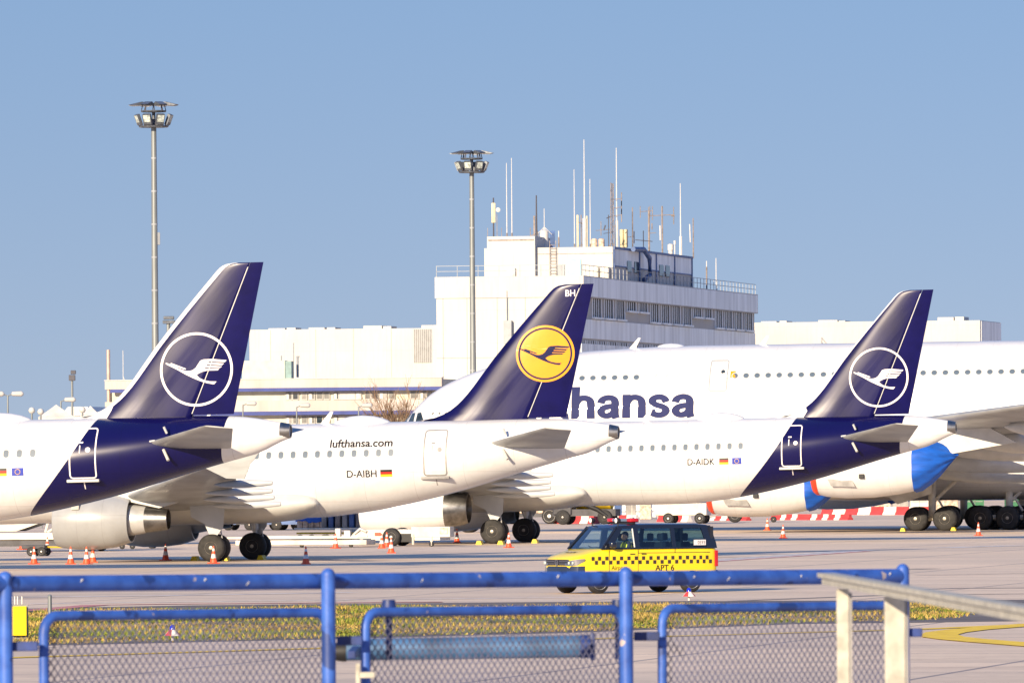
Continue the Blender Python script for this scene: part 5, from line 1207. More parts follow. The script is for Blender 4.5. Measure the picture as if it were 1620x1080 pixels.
    for s_ in (-1, 1):
        h = chain(3, [(0, s_ * .19, 1.39), (-.10, s_ * .25, 1.16), (-.36, s_ * .17, 1.17), (-.46, s_ * .13, 1.24)], [.065, .05, .038, .03])
        for k in range(4): chain(h, [(-.50 + .01 * k, s_ * .13, 1.27 - k * .022), (-.53 + .01 * k, s_ * (.10), 1.275 - k * .022), (-.50, s_ * .08, 1.27 - k * .022)], [.010, .009, .008])
        chain(h, [(-.46, s_ * .10, 1.28), (-.48, s_ * .085, 1.30)], [.011, .009])
        chain(0, [(-.02, s_ * .10, .91), (-.42, s_ * .13, .92), (-.52, s_ * .13, .62), (-.62, s_ * .13, .56)], [.09, .07, .05, .04])
    body = skin_figure('body', V, E, rad, CLOTH, pr, 1)
    body.location = (0, 0, 0)
    g = MB(); rr = []
    for z, a, b_ in ((.98, .165, .20), (1.1, .155, .19), (1.24, .16, .205), (1.34, .14, .20), (1.42, .09, .15), (1.455, .07, .08)): rr.append([(.015 + a * math.cos(2 * math.pi * k / 20), b_ * math.sin(2 * math.pi * k / 20), z) for k in range(20)])
    g.loft(rr, False, False); g.build('vest', HIVIS, pr, smooth=60)
    g = MB(); rr = []
    for z, a, b_, o in ((1.47, .03, .03, 0), (1.49, .07, .055, -.01), (1.53, .088, .068, -.01), (1.58, .095, .074, 0), (1.63, .095, .076, .0), (1.67, .085, .07, .005), (1.70, .05, .045, .01), (1.71, .01, .01, .01)): rr.append([(-.035 + o + a * math.cos(2 * math.pi * k / 16), b_ * math.sin(2 * math.pi * k / 16), z) for k in range(16)])
    g.loft(rr); g.prism([(-.12, 1.60), (-.155, 1.555), (-.12, 1.55)], -.015, .015); g.box(-.045, -.01, -.09, -.075, 1.55, 1.61); g.box(-.045, -.01, .075, .09, 1.55, 1.61); g.build('head', SKIN, pr, smooth=60)
    g = MB(); rr = []
    for z, a, b_, o in ((1.55, .07, .074, .035), (1.60, .088, .082, .02), (1.65, .098, .082, .008), (1.69, .085, .07, .008), (1.72, .04, .04, .01), (1.725, .01, .01, .01)): rr.append([(-.035 + o + a * math.cos(2 * math.pi * k / 16), b_ * math.sin(2 * math.pi * k / 16), z) for k in range(16)])
    g.loft(rr, False); g.build('hair', HAIR, pr, smooth=60)
    g = MB()
    for y in (-.03, .03): g.box(-.128, -.115, y - .012, y + .012, 1.595, 1.607)
    g.box(-.125, -.10, -.022, .022, 1.525, 1.532); g.build('eyes', HAIR, pr)
van()

# cones
CONES = [(54, 892, 'traffic cone furthest left of the near cones'), (112, 892, 'lone traffic cone below the front of the left engine'), (137, 892, 'traffic cone standing just in front of another below the left engine'), (147, 889.5, 'traffic cone half hidden behind another below the left engine'),
         (262, 886, 'traffic cone below the exhaust of the left engine'), (338, 891, 'traffic cone standing in front of the double wheel with yellow chocks'), (484, 892, 'lone cone between the leftmost fence posts, right of the wheels'), (531, 867, 'cone in front of the long white dolly platform'),
         (604, 867, 'left cone of the pair beside the white tractor'), (612, 865, 'right cone of the pair beside the white tractor'), (619, 874.5, 'cone nearest the camera in front of the white tractor'), (723, 858, 'cone in front of the grey nose wheel'), (805, 866, 'cone between the two double wheels of the right-hand airliner'),
         (1214, 838.5, 'further cone of the two right of the van'), (1239, 851, 'nearer cone of the two right of the van'), (1548, 847, 'cone in front of the many wheels of the large jet'), (35, 869, 'distant cone behind the stairs drawbar, left'), (75, 873, 'distant cone behind the stairs drawbar, right'), (763 , 800, None)]
cone0 = None
for px, py, lab in CONES:
    if lab is None: continue
    p = G(px, py)
    if cone0 is None:
        cone0 = thing('traffic_cone', lab, 'traffic cone', p, 0, 'traffic cones standing round the aircraft')
        g = MB(); g.cbox(-.19, .19, -.19, .19, 0, .04, .012); g.build('base', ORANGE, cone0)
        g = MB(); pr = [(.04, .15, 0), (.10, .135, 0), (.22, .108, 0), (.22, .108, 1), (.38, .078, 1), (.38, .078, 0), (.50, .056, 0), (.50, .056, 1), (.60, .038, 1), (.60, .038, 0), (.70, .024, 0), (.705, .0, 0)]
        n = 24
        for i in range(len(pr) - 1):
            g.cur = pr[i + 1][2] if pr[i][0] != pr[i + 1][0] else 0
            a = [(pr[i][1] * math.cos(2 * math.pi * k / n), pr[i][1] * math.sin(2 * math.pi * k / n), pr[i][0]) for k in range(n)]; b = [(max(pr[i + 1][1], .002) * math.cos(2 * math.pi * k / n), max(pr[i + 1][1], .002) * math.sin(2 * math.pi * k / n), pr[i + 1][0]) for k in range(n)]
            if pr[i][0] != pr[i + 1][0]: g.loft([a, b], False, False)
        g.build('cone_body', [ORANGE, CONEWHITE], cone0, smooth=40); o = cone0
    else: o = copy_tree(cone0); o.location = p; o['label'] = lab
    o.rotation_euler = (0, 0, random.uniform(0, 1.5))
# chocks
CHK = [(309, 886.5, 'yellow chock left of the first pair of wheels under the crane-disc airliner'), (357, 886.5, 'yellow chock right of the first pair of wheels under the crane-disc airliner'), (414, 885, 'dull yellow chock right of the second pair of wheels'), (759, 861, 'yellow chock left of the sunlit wheels of the right-hand airliner'), (793, 861, 'yellow chock right of the sunlit wheels of the right-hand airliner'), (847, 858.5, 'dark chock right of the shaded wheels of the right-hand airliner'), (1429, 840, 'yellow chock left of the first wheel of the large jet'), (1509, 839, 'yellow chock right of the second wheel of the large jet')]
c0 = None
for px, py, lab in CHK:
    p = G(px, py)
    if c0 is None:
        g = MB(); g.prism([(-.15, 0), (.15, 0), (.08, .19), (-.08, .19)], -.28, .28); c0 = g.build('wheel_chock', CHOCK, smooth=30); o = c0
    else: o = c0.copy(); COL.objects.link(o)
    o.location = p; o.rotation_euler = (0, 0, RZ); tag(o, lab, 'wheel chock', 'yellow wheel chocks')
# taxiway edge markers
for px, py, lab in ((273, 1013, 'red and white edge marker with blue dome behind the left mesh panel'), (1090, 949, 'red and white edge marker with blue dome below the rear of the van'), (1622, 983, 'edge marker cut off at the right edge of the picture')):
    p = G(px, py); root = thing('taxiway_marker', lab, 'edge light', p, .4, 'taxiway edge lights with striped skirts')
    g = MB(); n = 24
    for i in range(n):
        a0, a1 = 2 * math.pi * i / n, 2 * math.pi * (i + 1) / n; g.cur = (i // 4) % 2
        g.add([(.19 * math.cos(a0), .19 * math.sin(a0), .11), (.19 * math.cos(a1), .19 * math.sin(a1), .11), (.07 * math.cos(a1), .07 * math.sin(a1), .24), (.07 * math.cos(a0), .07 * math.sin(a0), .24)], [(0, 1, 2, 3)])
    g.build('skirt', [WHB, REDB], root); g = MB(); g.lathe([(0, .03), (.12, .03)], 10); g.build('stem', WHB, root)
    g = MB(); g.lathe([(.24, .065), (.30, .06), (.34, .035), (.355, .001)], 16); g.build('lens_dome', BULB, root, smooth=60)
# yellow box and posts at left
p = G(30, 1012); root = thing('marker_box', 'plain bright yellow box on a dark back post beside the left fence post', 'box', p, R(8))
MB().cbox(-.165, .165, -.06, .06, .10, .74, .01).build('front_panel', YBOX, root); MB().cbox(-.19, .21, .065, .18, .0, .78, .01).build('back_case', GSEG, root)
p = G(79, 982); root = thing('bollard', 'short grey post standing at the far left end of the grass', 'post', p); g = MB(); g.tube([(0, 0, 0), (0, 0, .62)], .05, 12); g.build('post', POLE, root, smooth=50); g = MB(); g.lathe([(.62, .055), (.65, .04), (.66, .001)], 12); g.build('cap', POLE, root, smooth=50)
for k, px in enumerate((19.5, 23.5, 28, 35)): p = G(px, 968); o = MB().tube([(0, 0, 0), (0, 0, .42)], .018, 8).build('marker_rod', WHB, None, loc=p); tag(o, 'thin white rod standing in a row behind the yellow box', 'rod', 'thin white rods behind the yellow box')

# barrier blocks
def barriers(name_row, px0, widths, py, hpx, first):
    x = px0; i = 0; col = first; words = ['first', 'second', 'third', 'fourth', 'fifth', 'sixth', 'seventh', 'eighth', 'ninth', 'tenth', 'eleventh', 'twelfth', 'thirteenth', 'fourteenth']
    for w in widths:
        p = G(x, py); q = G(x + w, py); s = F / p.y; L = (q - p).length - .04; h = hpx / s
        g = MB(); g.prism([(-.28, 0), (.28, 0), (.24, .12), (.14, h * .45), (.11, h), (-.11, h), (-.14, h * .45), (-.24, .12)], 0.02, L, 'YZ')
        # cut-outs at the foot
        o = g.build('barrier_block', REDB if col else WHB, None, smooth=20, loc=p); o.rotation_euler = (0, 0, math.atan2(q.y - p.y, q.x - p.x))
        tag(o, '%s %s block from the left, barrier row %s' % (words[i], 'red' if col else 'white', name_row), 'barrier', 'red and white plastic barrier blocks'); x += w; i += 1; col = 1 - col
barriers('behind the yellow truck', 880, [14, 14, 13, 13, 11], 828, 12, 1)
barriers('behind the van light bar', 945, [10, 14, 12, 12, 16], 826, 12, 0)
barriers('under the white belt loader', 1043, [14, 10, 14, 11], 825, 11, 1)
barriers('left of the inner blue engine cover', 1125, [9, 9, 10, 10, 12, 10], 823, 7, 0)
barriers('below the blue engine covers', 1222, [16, 8, 9, 9, 22, 9, 9, 9, 10, 9, 14], 822, 9, 1)
barriers('left of the large jet wheels', 1302, [18, 20, 20, 20, 20, 20, 20, 18, 20], 814, 13, 1)

# ------------------------------------------------------------------ ground equipment
def base(name, label, cat, px, py, rz=RZ, group=None): return thing(name, label, cat, G(px, py), rz, group)
def part(root, name, m, fn, sm=None): g = MB(); fn(g); return g.build(name, m, root, smooth=sm)
# passenger stairs at far left
r = base('passenger_stairs', 'white mobile stairs with a sloping side panel under the first airliner', 'stairs', 40, 872)
part(r, 'side_panel', GSEW, lambda g: g.prism([(-3.2, .95), (-.2, .95), (2.9, 1.95), (3.6, 2.1), (3.6, 2.75), (1.4, 2.75), (-3.2, 1.25)], -.9, -.82))
part(r, 'side_panel', GSEW, lambda g: g.prism([(-3.2, .95), (-.2, .95), (2.9, 1.95), (3.6, 2.1), (3.6, 2.75), (1.4, 2.75), (-3.2, 1.25)], .82, .9))
def steps(g):
    for k in range(12): g.box(-3.0 + .5 * k, -2.5 + .5 * k, -.8, .8, .9 + .13 * k, 1.0 + .13 * k)
part(r, 'step', GSEG, steps); part(r, 'chassis', GSEW, lambda g: g.cbox(-3.4, 4.4, -.95, .95, .55, .88, .04))
def rail(g):
    g.tube([(-3.2, -.86, 2.0), (-.3, -.86, 2.95), (.9, -.86, 3.3)], .035, 6)
    for k in range(6): g.tube([(-3.1 + .65 * k, -.86, 1.2 + .2 * k), (-3.1 + .65 * k, -.86, 2.0 + .23 * k)], .03, 6)
part(r, 'handrail', GSEW, rail)
def braces(g):
    for a, b in (((1.2, .9), (1.6, 2.3)), ((1.9, .9), (2.2, 2.3)), ((3.0, .9), (3.2, 2.1)), ((1.3, .9), (3.3, 2.05))): g.tube([(a[0], -.88, a[1]), (b[0], -.88, b[1])], .06, 6)
part(r, 'brace', GSEW, braces)
for x in (-2.4, 3.4): wheel(r, x, -.9, .3, .3, .25); wheel(r, x, .9, .3, .3, .25)
part(r, 'under_tray', GSED, lambda g: g.box(-3.3, 4.3, -.8, .8, .25, .54))
r = base('drawbar_dolly', 'dark low dolly with a yellow drawbar in front of the white stairs', 'dolly', 62, 879)
part(r, 'frame', GSED, lambda g: g.cbox(-.7, .35, -.4, .4, .32, .48, .02)); part(r, 'drawbar', GSEY, lambda g: g.tube([(-.1, 0, .4), (1.2, -.1, .38)], .04, 6))
for x in (-.25, .22): wheel(r, x, -.42, .2, .2, .12, .6, hubmat=WHB); wheel(r, x, .42, .2, .2, .12, .6, hubmat=WHB)
# low yellow things under the left engine
r = base('tow_bar', 'low yellow tow bar lying on small wheels under the left engine', 'tow bar', 195, 868); part(r, 'bar', GSEY, lambda g: g.tube([(-.7, 0, .28), (2.6, 0, .3)], .07, 8)); part(r, 'hook', GSEW, lambda g: g.cbox(-1.0, -.6, -.15, .15, .2, .5, .03))
for x in (0, .5): wheel(r, x, -.2, .13, .13, .1)
r = base('tow_cart', 'small cart with a single dark caster and yellow frame between the two left engines', 'cart', 238, 867); part(r, 'frame', GSEY, lambda g: g.cbox(-.9, .9, -.3, .3, .35, .5, .03)); wheel(r, .1, -.2, .16, .16, .12); wheel(r, .1, .2, .16, .16, .12)
# parked vans far behind
def boxvan(px, py, lab, m, L=4.6, h=2.0, rz=RZ):
    r = base('service_van', lab, 'van', px, py, rz, 'service vehicles parked behind the airliners')
    part(r, 'body', m, lambda g: g.prism([(-L / 2, .35), (L / 2, .35), (L / 2, h * .55), (L / 2 - .1, h), (-L / 2 + 1.3, h), (-L / 2 + .65, h * .58), (-L / 2, h * .5)], -.9, .9), 20)
    part(r, 'side_glass', DARKGLASS, lambda g: g.prism([(-L / 2 + .8, h * .58), (L / 2 - .3, h * .58), (L / 2 - .35, h * .9), (-L / 2 + 1.35, h * .9)], -.915, -.903))
    for x in (-L / 2 + .85, L / 2 - .8): wheel(r, x, -.85, .33, .33, .2); wheel(r, x, .85, .33, .33, .2)
    return r
boxvan(402, 838, 'dark blue service van parked under the wing, leftmost of three', GSEB); boxvan(436, 838, 'dark van parked under the wing, middle of three', GSED); boxvan(474, 838, 'blue service van parked under the wing, beside the blue tarp cargo', GSEB, 4.2)
# long low loading platform
r = base('loading_platform', 'long low cream dolly platform running behind the cones', 'platform', 380, 866)
part(r, 'deck', GSEW, lambda g: g.cbox(0, 6.4, -1, 1, .12, .36, .03)); part(r, 'side_rail', GSEW, lambda g: (g.cbox(-.4, 6.0, -1.1, -1.02, .42, .52, .02), g.cbox(0, 6.0, 1.02, 1.1, .46, .56, .02)))
part(r, 'roller_bed', GSEG, lambda g: g.box(.1, 6.2, -.9, .9, .362, .40)); [wheel(r, x, -.8, .1, .1, .1) for x in (.6, 3.2, 5.6)]; part(r, 'end_post', GSEW, lambda g: (g.cbox(4.85, 5.1, -.9, -.6, .40, .9, .02), g.cbox(5.3, 5.6, -1, -.7, .40, .8, .03)))
r = base('loader_mast', 'cream upright mast with an amber lamp behind the loading platform', 'mast', 559, 856)
part(r, 'mast', GSEW, lambda g: g.cbox(-.14, .14, -.14, .14, 0, 1.8, .02)); part(r, 'beacon', GSEY, lambda g: g.cbox(-.32, -.16, -.1, .06, 1.15, 1.35, .02)); part(r, 'foot', GSEW, lambda g: g.cbox(-.4, .45, -.3, .3, .02, .3, .04))
# pallet carts
def pallet_cart(px, py, lab, kind):
    r = base('pallet_cart', lab, 'cart', px, py, RZ, 'airfreight carts behind the loading platform')
    part(r, 'deck', GSEW, lambda g: g.cbox(-1.2, 1.2, -.8, .8, .62, .74, .02)); part(r, 'frame', GSEY, lambda g: g.box(-1.1, 1.1, -.7, .7, .42, .50))
    for x in (-.9, -.3, .5, .95): wheel(r, x, -.7, .2, .2, .12)
    c = thing('cargo_stack', 'pale wrapped cargo under a blue tarp on the left airfreight cart' if kind == 0 else 'tall load of blue and grey sacks on the right airfreight cart', 'cargo', r.location + Vector((0, 0, .742)), RZ)
    if kind == 0:
        rnd = random.Random(5)
        for k in range(7): x = -1.1 + .3 * k; part(c, 'wrapped_bale', CARGO, lambda g: g.cbox(x, x + .29, -.6, .6, 0, .5 + rnd.uniform(-.05, .1), .05), 40)
        rr = []
        for k in range(13): x = -1.15 + .18 * k; z = .52 + rnd.uniform(-.12, .06); rr.append([(x, -.68, z - .2), (x, -.62, z + .25), (x, -.2, z + .5), (x, .3, z + .45), (x, .66, z - .2)])
        part(c, 'tarp', TARP, lambda g: g.loft(rr, False, False, False), 60)
    else:
        for k in range(6): x = -1.1 + .36 * k; part(c, 'sack', [GSEG, GSEB, ANTB][k % 3], lambda g: g.cbox(x, x + .27, -.5, .5, 0, .95 - .1 * (k % 2), .06), 40)
    return r
pallet_cart(507, 857, 'airfreight cart carrying pale cargo under a blue tarp', 0); pallet_cart(545, 857, 'airfreight cart with a tall striped blue and grey load', 1)
# aircraft tractor under the nose
r = base('aircraft_tractor', 'low white aircraft tractor with large tyres behind the middle engine', 'tractor', 640, 863)
part(r, 'body', GSEW, lambda g: g.prism([(-2.3, .28), (2.0, .28), (2.0, .66), (.4, .80), (-1.7, .80), (-2.3, .6)], -1.2, 1.2)); part(r, 'hazard_stripe', GSED, lambda g: [g.add([(.5 + .2 * k, -1.203, .45), (.58 + .2 * k, -1.203, .45), (.68 + .2 * k, -1.203, .58), (.60 + .2 * k, -1.203, .58)], [(0, 1, 2, 3)]) for k in range(6)])
for x in (-.35,): wheel(r, x, -1.25, .44, .44, .4, .5, hubmat=GSEW); wheel(r, x, 1.15, .44, .44, .4, .5, hubmat=GSEW)
part(r, 'wheel_housing', BLACK, lambda g: g.box(-.1, .75, -1.206, -1.2, .2, .6)); part(r, 'lamp_panel', REDC, lambda g: g.cbox(-1.2, -.9, -1.24, -1.2, .5, .66, .01)); part(r, 'hydraulic_hose', LIGHTGREY, lambda g: g.tube([(-2.2, -1.2, .6), (-1.9, -1.3, .85), (-1.6, -1.25, .7)], .07, 8), 50)
r = base('wheeled_frame', 'white low frame with brackets right of the tractor tyres', 'frame', 683, 864)
part(r, 'frame', GSEW, lambda g: (g.cbox(-.9, 1.0, -.5, .5, .45, .95, .03), g.tube([(-.8, -.5, .1), (-.8, -.5, .6)], .06, 6), g.tube([(.1, -.5, .05), (.1, -.5, .5)], .06, 6))); part(r, 'side_plate', CARGO, lambda g: g.cbox(.5, .9, -.54, -.51, .6, .9, .01)); wheel(r, .1, -.5, .12, .12, .1)
# fuel truck and yellow vehicles
r = base('hydrant_truck', 'yellow and white tank truck with white front wheel behind the right-hand airliner wheels', 'truck', 872, 828)
part(r, 'chassis', GSED, lambda g: g.box(-4.2, 1.8, -1, 1, .45, .7)); part(r, 'bed_rail', GSEW, lambda g: (g.box(-4.2, -.2, -1.05, -1, 1.0, 1.06), g.box(-4.2, -.2, -1.05, -1, 1.5, 1.56), [g.box(-4.2 + .8 * k, -4.14 + .8 * k, -1.05, -1, .7, 1.9) for k in range(6)])); part(r, 'load', CARGO, lambda g: g.cbox(-3.9, -.4, -.8, .8, .7, 1.5, .06))
part(r, 'tank', GSEY, lambda g: g.cbox(.2, 2.3, -1, 1, 1.0, 2.7, .1)); part(r, 'hose_reel', GSEY, lambda g: g.lathe([(-1.15, .4), (-1.0, .5), (-1.0, .2)], 20, 'Y', (.7, 0, 2.0)), 40)
for x, hm in ((-2.9, GSEB), (.1, WHB)): wheel(r, x, -1.0, .52, .52, .35, .75, hubmat=hm); wheel(r, x, 1.0, .52, .52, .35, .75, hubmat=hm)
part(r, 'loading_boom', GSEW, lambda g: g.prism([(2.0, 3.0), (2.45, 3.0), (3.3, .7), (2.9, .7)], -1.2, -1.0))
r = base('yellow_tanker', 'yellow rounded tank vehicle with dark wheels just left of the roof spot lamp', 'truck', 940, 829)
part(r, 'cab', GSED, lambda g: g.cbox(-2.6, -1.3, -1, 1, .6, 2.3, .1)); part(r, 'tank', GSEY, lambda g: g.lathe([(-1.2, .6), (-1.1, .95), (1.2, .95), (1.35, .6), (1.36, .01)], 24, 'X', (0, 0, 1.9)), 40); part(r, 'frame', GSED, lambda g: g.box(-2.6, 1.6, -.9, .9, .55, 1.0)); part(r, 'hose', BLACK, lambda g: g.tube([(-1.2, -1.05, 1.2), (-.5, -1.1, 1.35), (.4, -1.05, 1.0), (1.1, -1.0, .5)], .15, 8), 50)
for x in (-1.9, .9): wheel(r, x, -.95, .48, .48, .3); wheel(r, x, .95, .48, .48, .3)
# container racks behind
def rack(px0, px1, py, zt, lab, m, name='container_rack'):
    p, q = G(px0, py), G(px1, py); L = q.x - p.x; r = thing(name, lab, 'rack', p, 0, 'racks and containers along the far side of the apron')
    part(r, 'upright', m, lambda g: [g.box(L * k / 5, L * k / 5 + .07, -.04, .04, 0, zt) for k in range(6)]); part(r, 'beam', m, lambda g: [g.box(0, L, -.03, .03, zt * k, zt * k + .08) for k in (.35, .68, .96)])
    part(r, 'back_panel', BPALE, lambda g: g.box(.1, L - .1, .6, .66, .1, zt * .95)); return r
rack(960, 1042, 820, 1.9, 'white rail rack behind the van light bar', GSEW)
for px, w, m, lab in ((972, 12, GSEB, 'blue crate on the ground inside the white rack, first'), (990, 16, GSEG, 'grey crate inside the white rack, middle'), (1012, 18, CARGO, 'pinkish crate inside the white rack, last')):
    p = G(px, 821); s = F / p.y; r = thing('freight_crate', lab, 'crate', p, 0, 'crates behind the van'); part(r, 'crate', m, lambda g: g.cbox(0, w / s, -.5, .5, 0, 1.15, .04)); part(r, 'lid', GSEG, lambda g: g.cbox(-.03, w / s + .03, -.53, .53, 1.152, 1.2, .01))
r = base('warning_flag', 'orange cloth flag hanging under the fuselage, above the van roof', 'flag', 1000, 830); part(r, 'staff', GSEW, lambda g: g.tube([(0, 0, 0), (0, 0, 2.6)], .03, 6)); part(r, 'cloth', REDC, lambda g: g.prism([(-.4, 2.6), (.3, 2.6), (.25, 2.0), (.0, 1.5), (-.1, 2.0)], -.02, .02))
# belt loader
r = base('belt_loader', 'white flat-topped belt loader on four wheels right of the van light bar', 'loader', 1086, 828)
part(r, 'chassis', GSEW, lambda g: g.cbox(-2.0, 1.5, -.9, .9, .55, 1.35, .05)); part(r, 'conveyor', GSEW, lambda g: g.prism([(-1.2, 1.45), (1.3, 1.45), (1.3, 1.85), (.9, 2.3), (-.9, 2.3), (-1.2, 1.9)], -.7, .7)); part(r, 'belt_edge', GSED, lambda g: g.box(-1.2, 1.2, -.72, -.705, 1.62, 1.72)); part(r, 'cab', GSEW, lambda g: g.cbox(-2.1, -1.5, -.8, .8, 1.352, 2.5, .05)); part(r, 'cab_side', GSEB, lambda g: g.cbox(-1.45, -1.1, -.75, .75, 1.352, 2.5, .05))
for x in (-1.05, 1.05): wheel(r, x, -.85, .36, .36, .25, .6, hubmat=WHB); wheel(r, x, .85, .36, .36, .25, .6, hubmat=WHB)
r = base('service_cart', 'low cart with one big grey tyre half hidden under the inner engine', 'cart', 1166, 826)
part(r, 'deck', CARGO, lambda g: g.cbox(-1.1, 3.4, -.7, .7, .55, .8, .03)); wheel(r, -.0, -.75, .5, .5, .3, .55, hubmat=WHB); wheel(r, 2.6, -.7, .2, .2, .2); part(r, 'tow_eye', GSEG, lambda g: g.tube([(-1.1, 0, .6), (-2, 0, .3)], .06, 6))
# freight containers behind the barrier row at the right
for k, (a, b, m, lab) in enumerate(((1302, 1327, CARGO, 'pinkish freight container left end of the far row'), (1333, 1352, GSEW, 'pale freight container, second in the far row'), (1356, 1380, BPALE, 'grey-white freight container, third in the far row'), (1384, 1408, CARGO, 'buff freight container, fourth in the far row'), (1412, 1436, GSEG, 'grey freight container, fifth in the far row'), (1440, 1468, GSEW, 'pale freight container behind the first wheel of the large jet'), (1474, 1515, CARGO, 'long buff freight container behind the second wheel of the large jet'), (1528, 1556, GREEN, 'green freight container behind the wheels'), (1590, 1640, GREEN, 'green freight container at the right edge'))):
    p = G(a, 808); s = F / p.y; w = (b - a) / s; r = thing('freight_container', lab, 'container', p, 0, 'freight containers in a far row'); part(r, 'shell', m, lambda g: g.prism([(0, .1), (w, .1), (w, 1.25), (w - .25, 1.55), (0, 1.55)], -.7, .7)); part(r, 'door_seam', GSEG, lambda g: (g.box(w * .48, w * .5, -.72, -.705, .2, 1.4), g.box(.1, w - .1, -.72, -.705, .75, .8))); part(r, 'pallet_base', GSED, lambda g: g.box(.05, w - .05, -.65, .65, 0, .098))

# ------------------------------------------------------------------ blue tube fence
def fence():
    D = [39.4, 40.9, 42.5, 44.2]; X = [8, 519, 990, 1428]; TY = [903, 898, 896, 891]
    tops = [P(X[i], TY[i], D[i]) for i in range(4)]
    root = thing('tube_fence', 'bright blue tubular fence with chain-link panels across the whole foreground', 'fence', (0, 0, 0))
    rr = .034
    def along(px, py):     # point on the fence plane seen at px, py
        a, b = unroll(px, py); k = a / F
        A, B = tops[0], tops[3]; # x = k*d ; line A->B in plan
        t = (k * A.y - A.x) / ((B.x - A.x) - k * (B.y - A.y)); d = A.y + (B.y - A.y) * t
        return P(px, py, d)
    for p in tops:
        g = MB(); g.tube([(p.x, p.y, -.0), (p.x, p.y, p.z - rr)], rr, 20)
        g.lathe([(p.z - rr, rr)] + [(p.z - rr + rr * math.sin(a), rr * math.cos(a)) for a in (.3, .6, .9, 1.2, 1.45)], 20, org=(p.x, p.y, 0)); o = g.build('post', FBLUE, root, smooth=60)
        g = MB(); g.box(p.x - .028, p.x + .028, p.y + .045, p.y + .095, 0, p.z - .16); g.build('post_stiffener', FDARK, o)
    a, b, e = along(-120, 924.5), along(0, 923.5), along(1420, 911)
    g = MB(); m = [a.lerp(e, k / 30) for k in range(31)]; m = [v + Vector((0, .012, 0)) for v in m]; g.tube(m, .0385, 20); g.build('top_rail', FBLUE, root, smooth=60)
    # scuffs and clamps on the rail
    for px, py in ((127, 914), (322, 913), (390, 918), (507, 912), (665, 914), (880, 908), (1095, 909), (1150, 911), (1264, 908), (1405, 904)):
        q = along(px, py); g = MB(); g.tube([q + Vector((-.012, -.030, -.02)), q + Vector((.0, -.0375, -.02)), q + Vector((.012, -.030, -.005))], .0045, 6); g.build('weld_spot', LIGHTGREY, root)
    panels = [(70, 518, 970.5, 966), (578, 985, 965, 961), (1047, 1416, 959.5, 955.5)]
    for i, (x0, x1, y0, y1) in enumerate(panels):
        A, B = along(x0, y0 + 8), along(x1, y1 + 8); zt = along((x0 + x1) / 2, (y0 + y1) / 2).z
        u = Vector((B.x - A.x, B.y - A.y, 0)); L = u.length; u.normalize(); zb = .35; dz = along(x1 - 30, y1).z - along(x0 + 30, y0).z
        r = .0235; c = .085; off = Vector((0, -.05, 0)) if i == 0 else Vector((0, -.02, 0))
        def Q(s, z): return Vector((A.x, A.y, 0)) + u * s + Vector((0, 0, z)) + off
        pts = [Q(0, zb), Q(0, zt - c - .3)]
        for k in range(7): a_ = math.pi / 2 * k / 6; pts.append(Q(c - c * math.cos(a_), zt - c + c * math.sin(a_)))
        for k in range(7): a_ = math.pi / 2 * k / 6; pts.append(Q(L - c + c * math.sin(a_), zt + dz - c + c * math.cos(a_)))
        pts += [Q(L, zt - c - .3), Q(L, zb), Q(0, zb)]
        g = MB(); g.tube(pts, r, 14, False); fr = g.build('panel_frame', FBLUE, root, smooth=60)
        # woven wires
        w = MB(); p = .045; asp = 1.12; n = int((L + zt) / p) + 2; tz = zt - r
        for s_ in (1, -1):
            for k in range(-int(zt * asp / p) - 2, int(L / p) + int(zt * asp / p) + 2):
                s0 = k * p; 
                # line s = s0 + s_*(z - zb)/asp
                za, zc = zb, tz; sa = s0; sc = s0 + s_ * (zc - za) / asp
                lo, hi = .0, L
                t0, t1 = 0.0, 1.0
                if abs(sc - sa) > 1e-6:
                    ta, tb = (lo - sa) / (sc - sa), (hi - sa) / (sc - sa); ta, tb = min(ta, tb), max(ta, tb); t0, t1 = max(t0, ta), min(t1, tb)
                if t1 - t0 < .01: continue
                q0 = Q(sa + (sc - sa) * t0, za + (zc - za) * t0); q1 = Q(sa + (sc - sa) * t1, za + (zc - za) * t1); o_ = Vector((0, .003 * s_, 0))
                w.tube([q0 + o_, q1 + o_], .0037, 4, False)
        w.build('wire_mesh', WIRE, fr)
        # hinge brackets to the posts
    for (xa, xb, y, off) in ((20, 62, 1022, 0), (533, 574, 1013, 0), (1003, 1043, 1006, 0), (1437, 1458, 1000, 0), ):
        a, b = along(xa, y), along(xb, y); g = MB(); g.cbox(a.x, b.x, a.y - .005, a.y + .04, a.z - .022, a.z + .022, .004); g.build('hinge_bracket', FDARK, root)
    for px in (615, 978):
        a, b = along(px, 948), along(px, 1042); g = MB(); g.tube([a + Vector((0, .05, 0)), b + Vector((0, .05, 0))], .016, 10); g.lathe([(a.z - .06, .034), (a.z - .03, .036), (a.z + .0, .03)], 12, org=(a.x, a.y + .02, 0)); g.build('clamp_rod', FDARK, root, smooth=50)
    # latch
    a, b = along(567, 1048), along(584, 1066); g = MB(); g.cbox(a.x - .012, a.x + .01, a.y - .08, a.y - .05, a.z - .4, a.z, .004); g.cbox(a.x, b.x + .03, a.y - .08, a.y - .05, b.z - .015, b.z + .015, .004); g.build('latch', GALV, root)
    # closer tube lying behind the middle panel
    dd = 43.0
    a, b = P(548, 1027, dd), P(918, 1022, dd)
    rt = thing('closer_tube', 'thick blue-grey horizontal tube with black ends behind the middle mesh panel', 'tube', (0, 0, 0))
    g = MB(); g.tube([a, b], .056, 24); g.build('tube', TUBEB, rt, smooth=60)
    g = MB(); g.lathe([(b.x - .0, .06), (b.x + .05, .058), (b.x + .055, .02), (b.x + .056, .001)], 20, 'X', (0, b.y, b.z)); g.cbox(b.x + .05, b.x + .075, b.y - .03, b.y + .03, b.z - .07, b.z + .07, .005); g.build('end_cap', FDARK, rt, smooth=40)
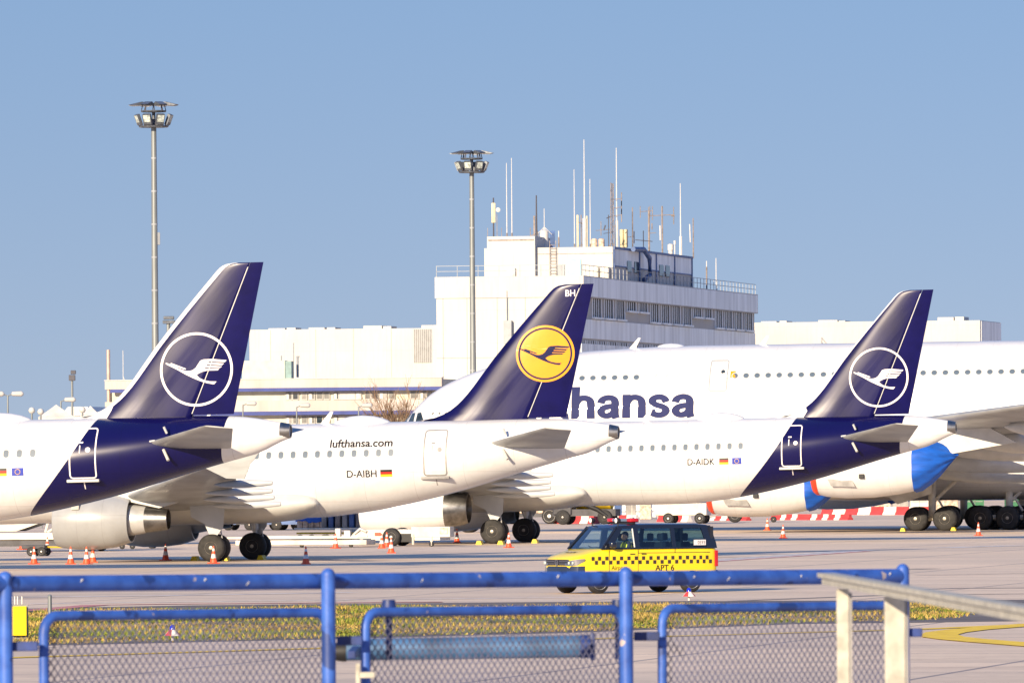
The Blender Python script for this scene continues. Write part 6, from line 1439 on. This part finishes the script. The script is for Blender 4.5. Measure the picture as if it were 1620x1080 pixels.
    g = MB(); g.lathe([(a.x - .09, .001), (a.x - .085, .04), (a.x - .02, .05), (a.x, .05)], 20, 'X', (0, a.y, a.z - .01)); g.build('motor_head', BLACK, rt, smooth=40)
    g = MB(); g.cbox(a.x + .03, a.x + .07, a.y - 1.2, a.y, a.z - .02, a.z + .02, .005); g.build('support_arm', FDARK, rt)
fence()
def handrail():
    a, b = P(1306, 910, 35.4), P(1700, 978, 25.5)
    root = thing('galvanised_handrail', 'weathered cream-grey steel handrail sloping down at the right in front of the blue fence', 'handrail', (0, 0, 0))
    u = (b - a); n = 24
    def bar(name, zo0, zo1, w, yo=0):
        g = MB(); rr = []
        for k in range(n + 1):
            p = a + u * (k / n); q = Vector((-u.y, u.x, 0)).normalized() * w / 2
            rr.append([p + q + Vector((0, 0, zo0)), p - q + Vector((0, 0, zo0)), p - q + Vector((0, 0, zo1)), p + q + Vector((0, 0, zo1))])
        g.loft(rr); return g.build(name, GALV, root)
    bar('top_bar', -.006, .012, .07); 
    c = MB(); rr = []
    for k in range(n + 1):
        p = a + u * (.012 + .988 * k / n); q = Vector((-u.y, u.x, 0)).normalized() * .025; rr.append([p + q + Vector((0, 0, -.007)), p - q + Vector((0, 0, -.007)), p - q + Vector((0, 0, -.034)), p + q + Vector((0, 0, -.034))])
    c.loft(rr); c.build('rail_web', GALV, root)
    for px0, w, dep, k in ((1333, .050, .05, .075), (1415, .078, .07, .28)):
        q = P(px0, 930, (a + u * k).y); g = MB(); g.cbox(q.x - w / 2, q.x + w / 2, q.y - dep / 2, q.y + dep / 2, 0, (a + u * k).z - .045, .004); o = g.build('post', GALV, root); g = MB(); g.box(q.x + w / 2 + .001, q.x + w / 2 + .012, q.y - dep / 2 + .005, q.y + dep / 2, 0, (a + u * k).z - .06); g.build('post_flange', GSEG, o)
    q = P(1450, 944, 32.5); g = MB(); g.tube([(q.x - .02, q.y, q.z + .02), (q.x + .02, q.y, q.z)], .012, 8); g.build('bolt', CHROME, root)
handrail()
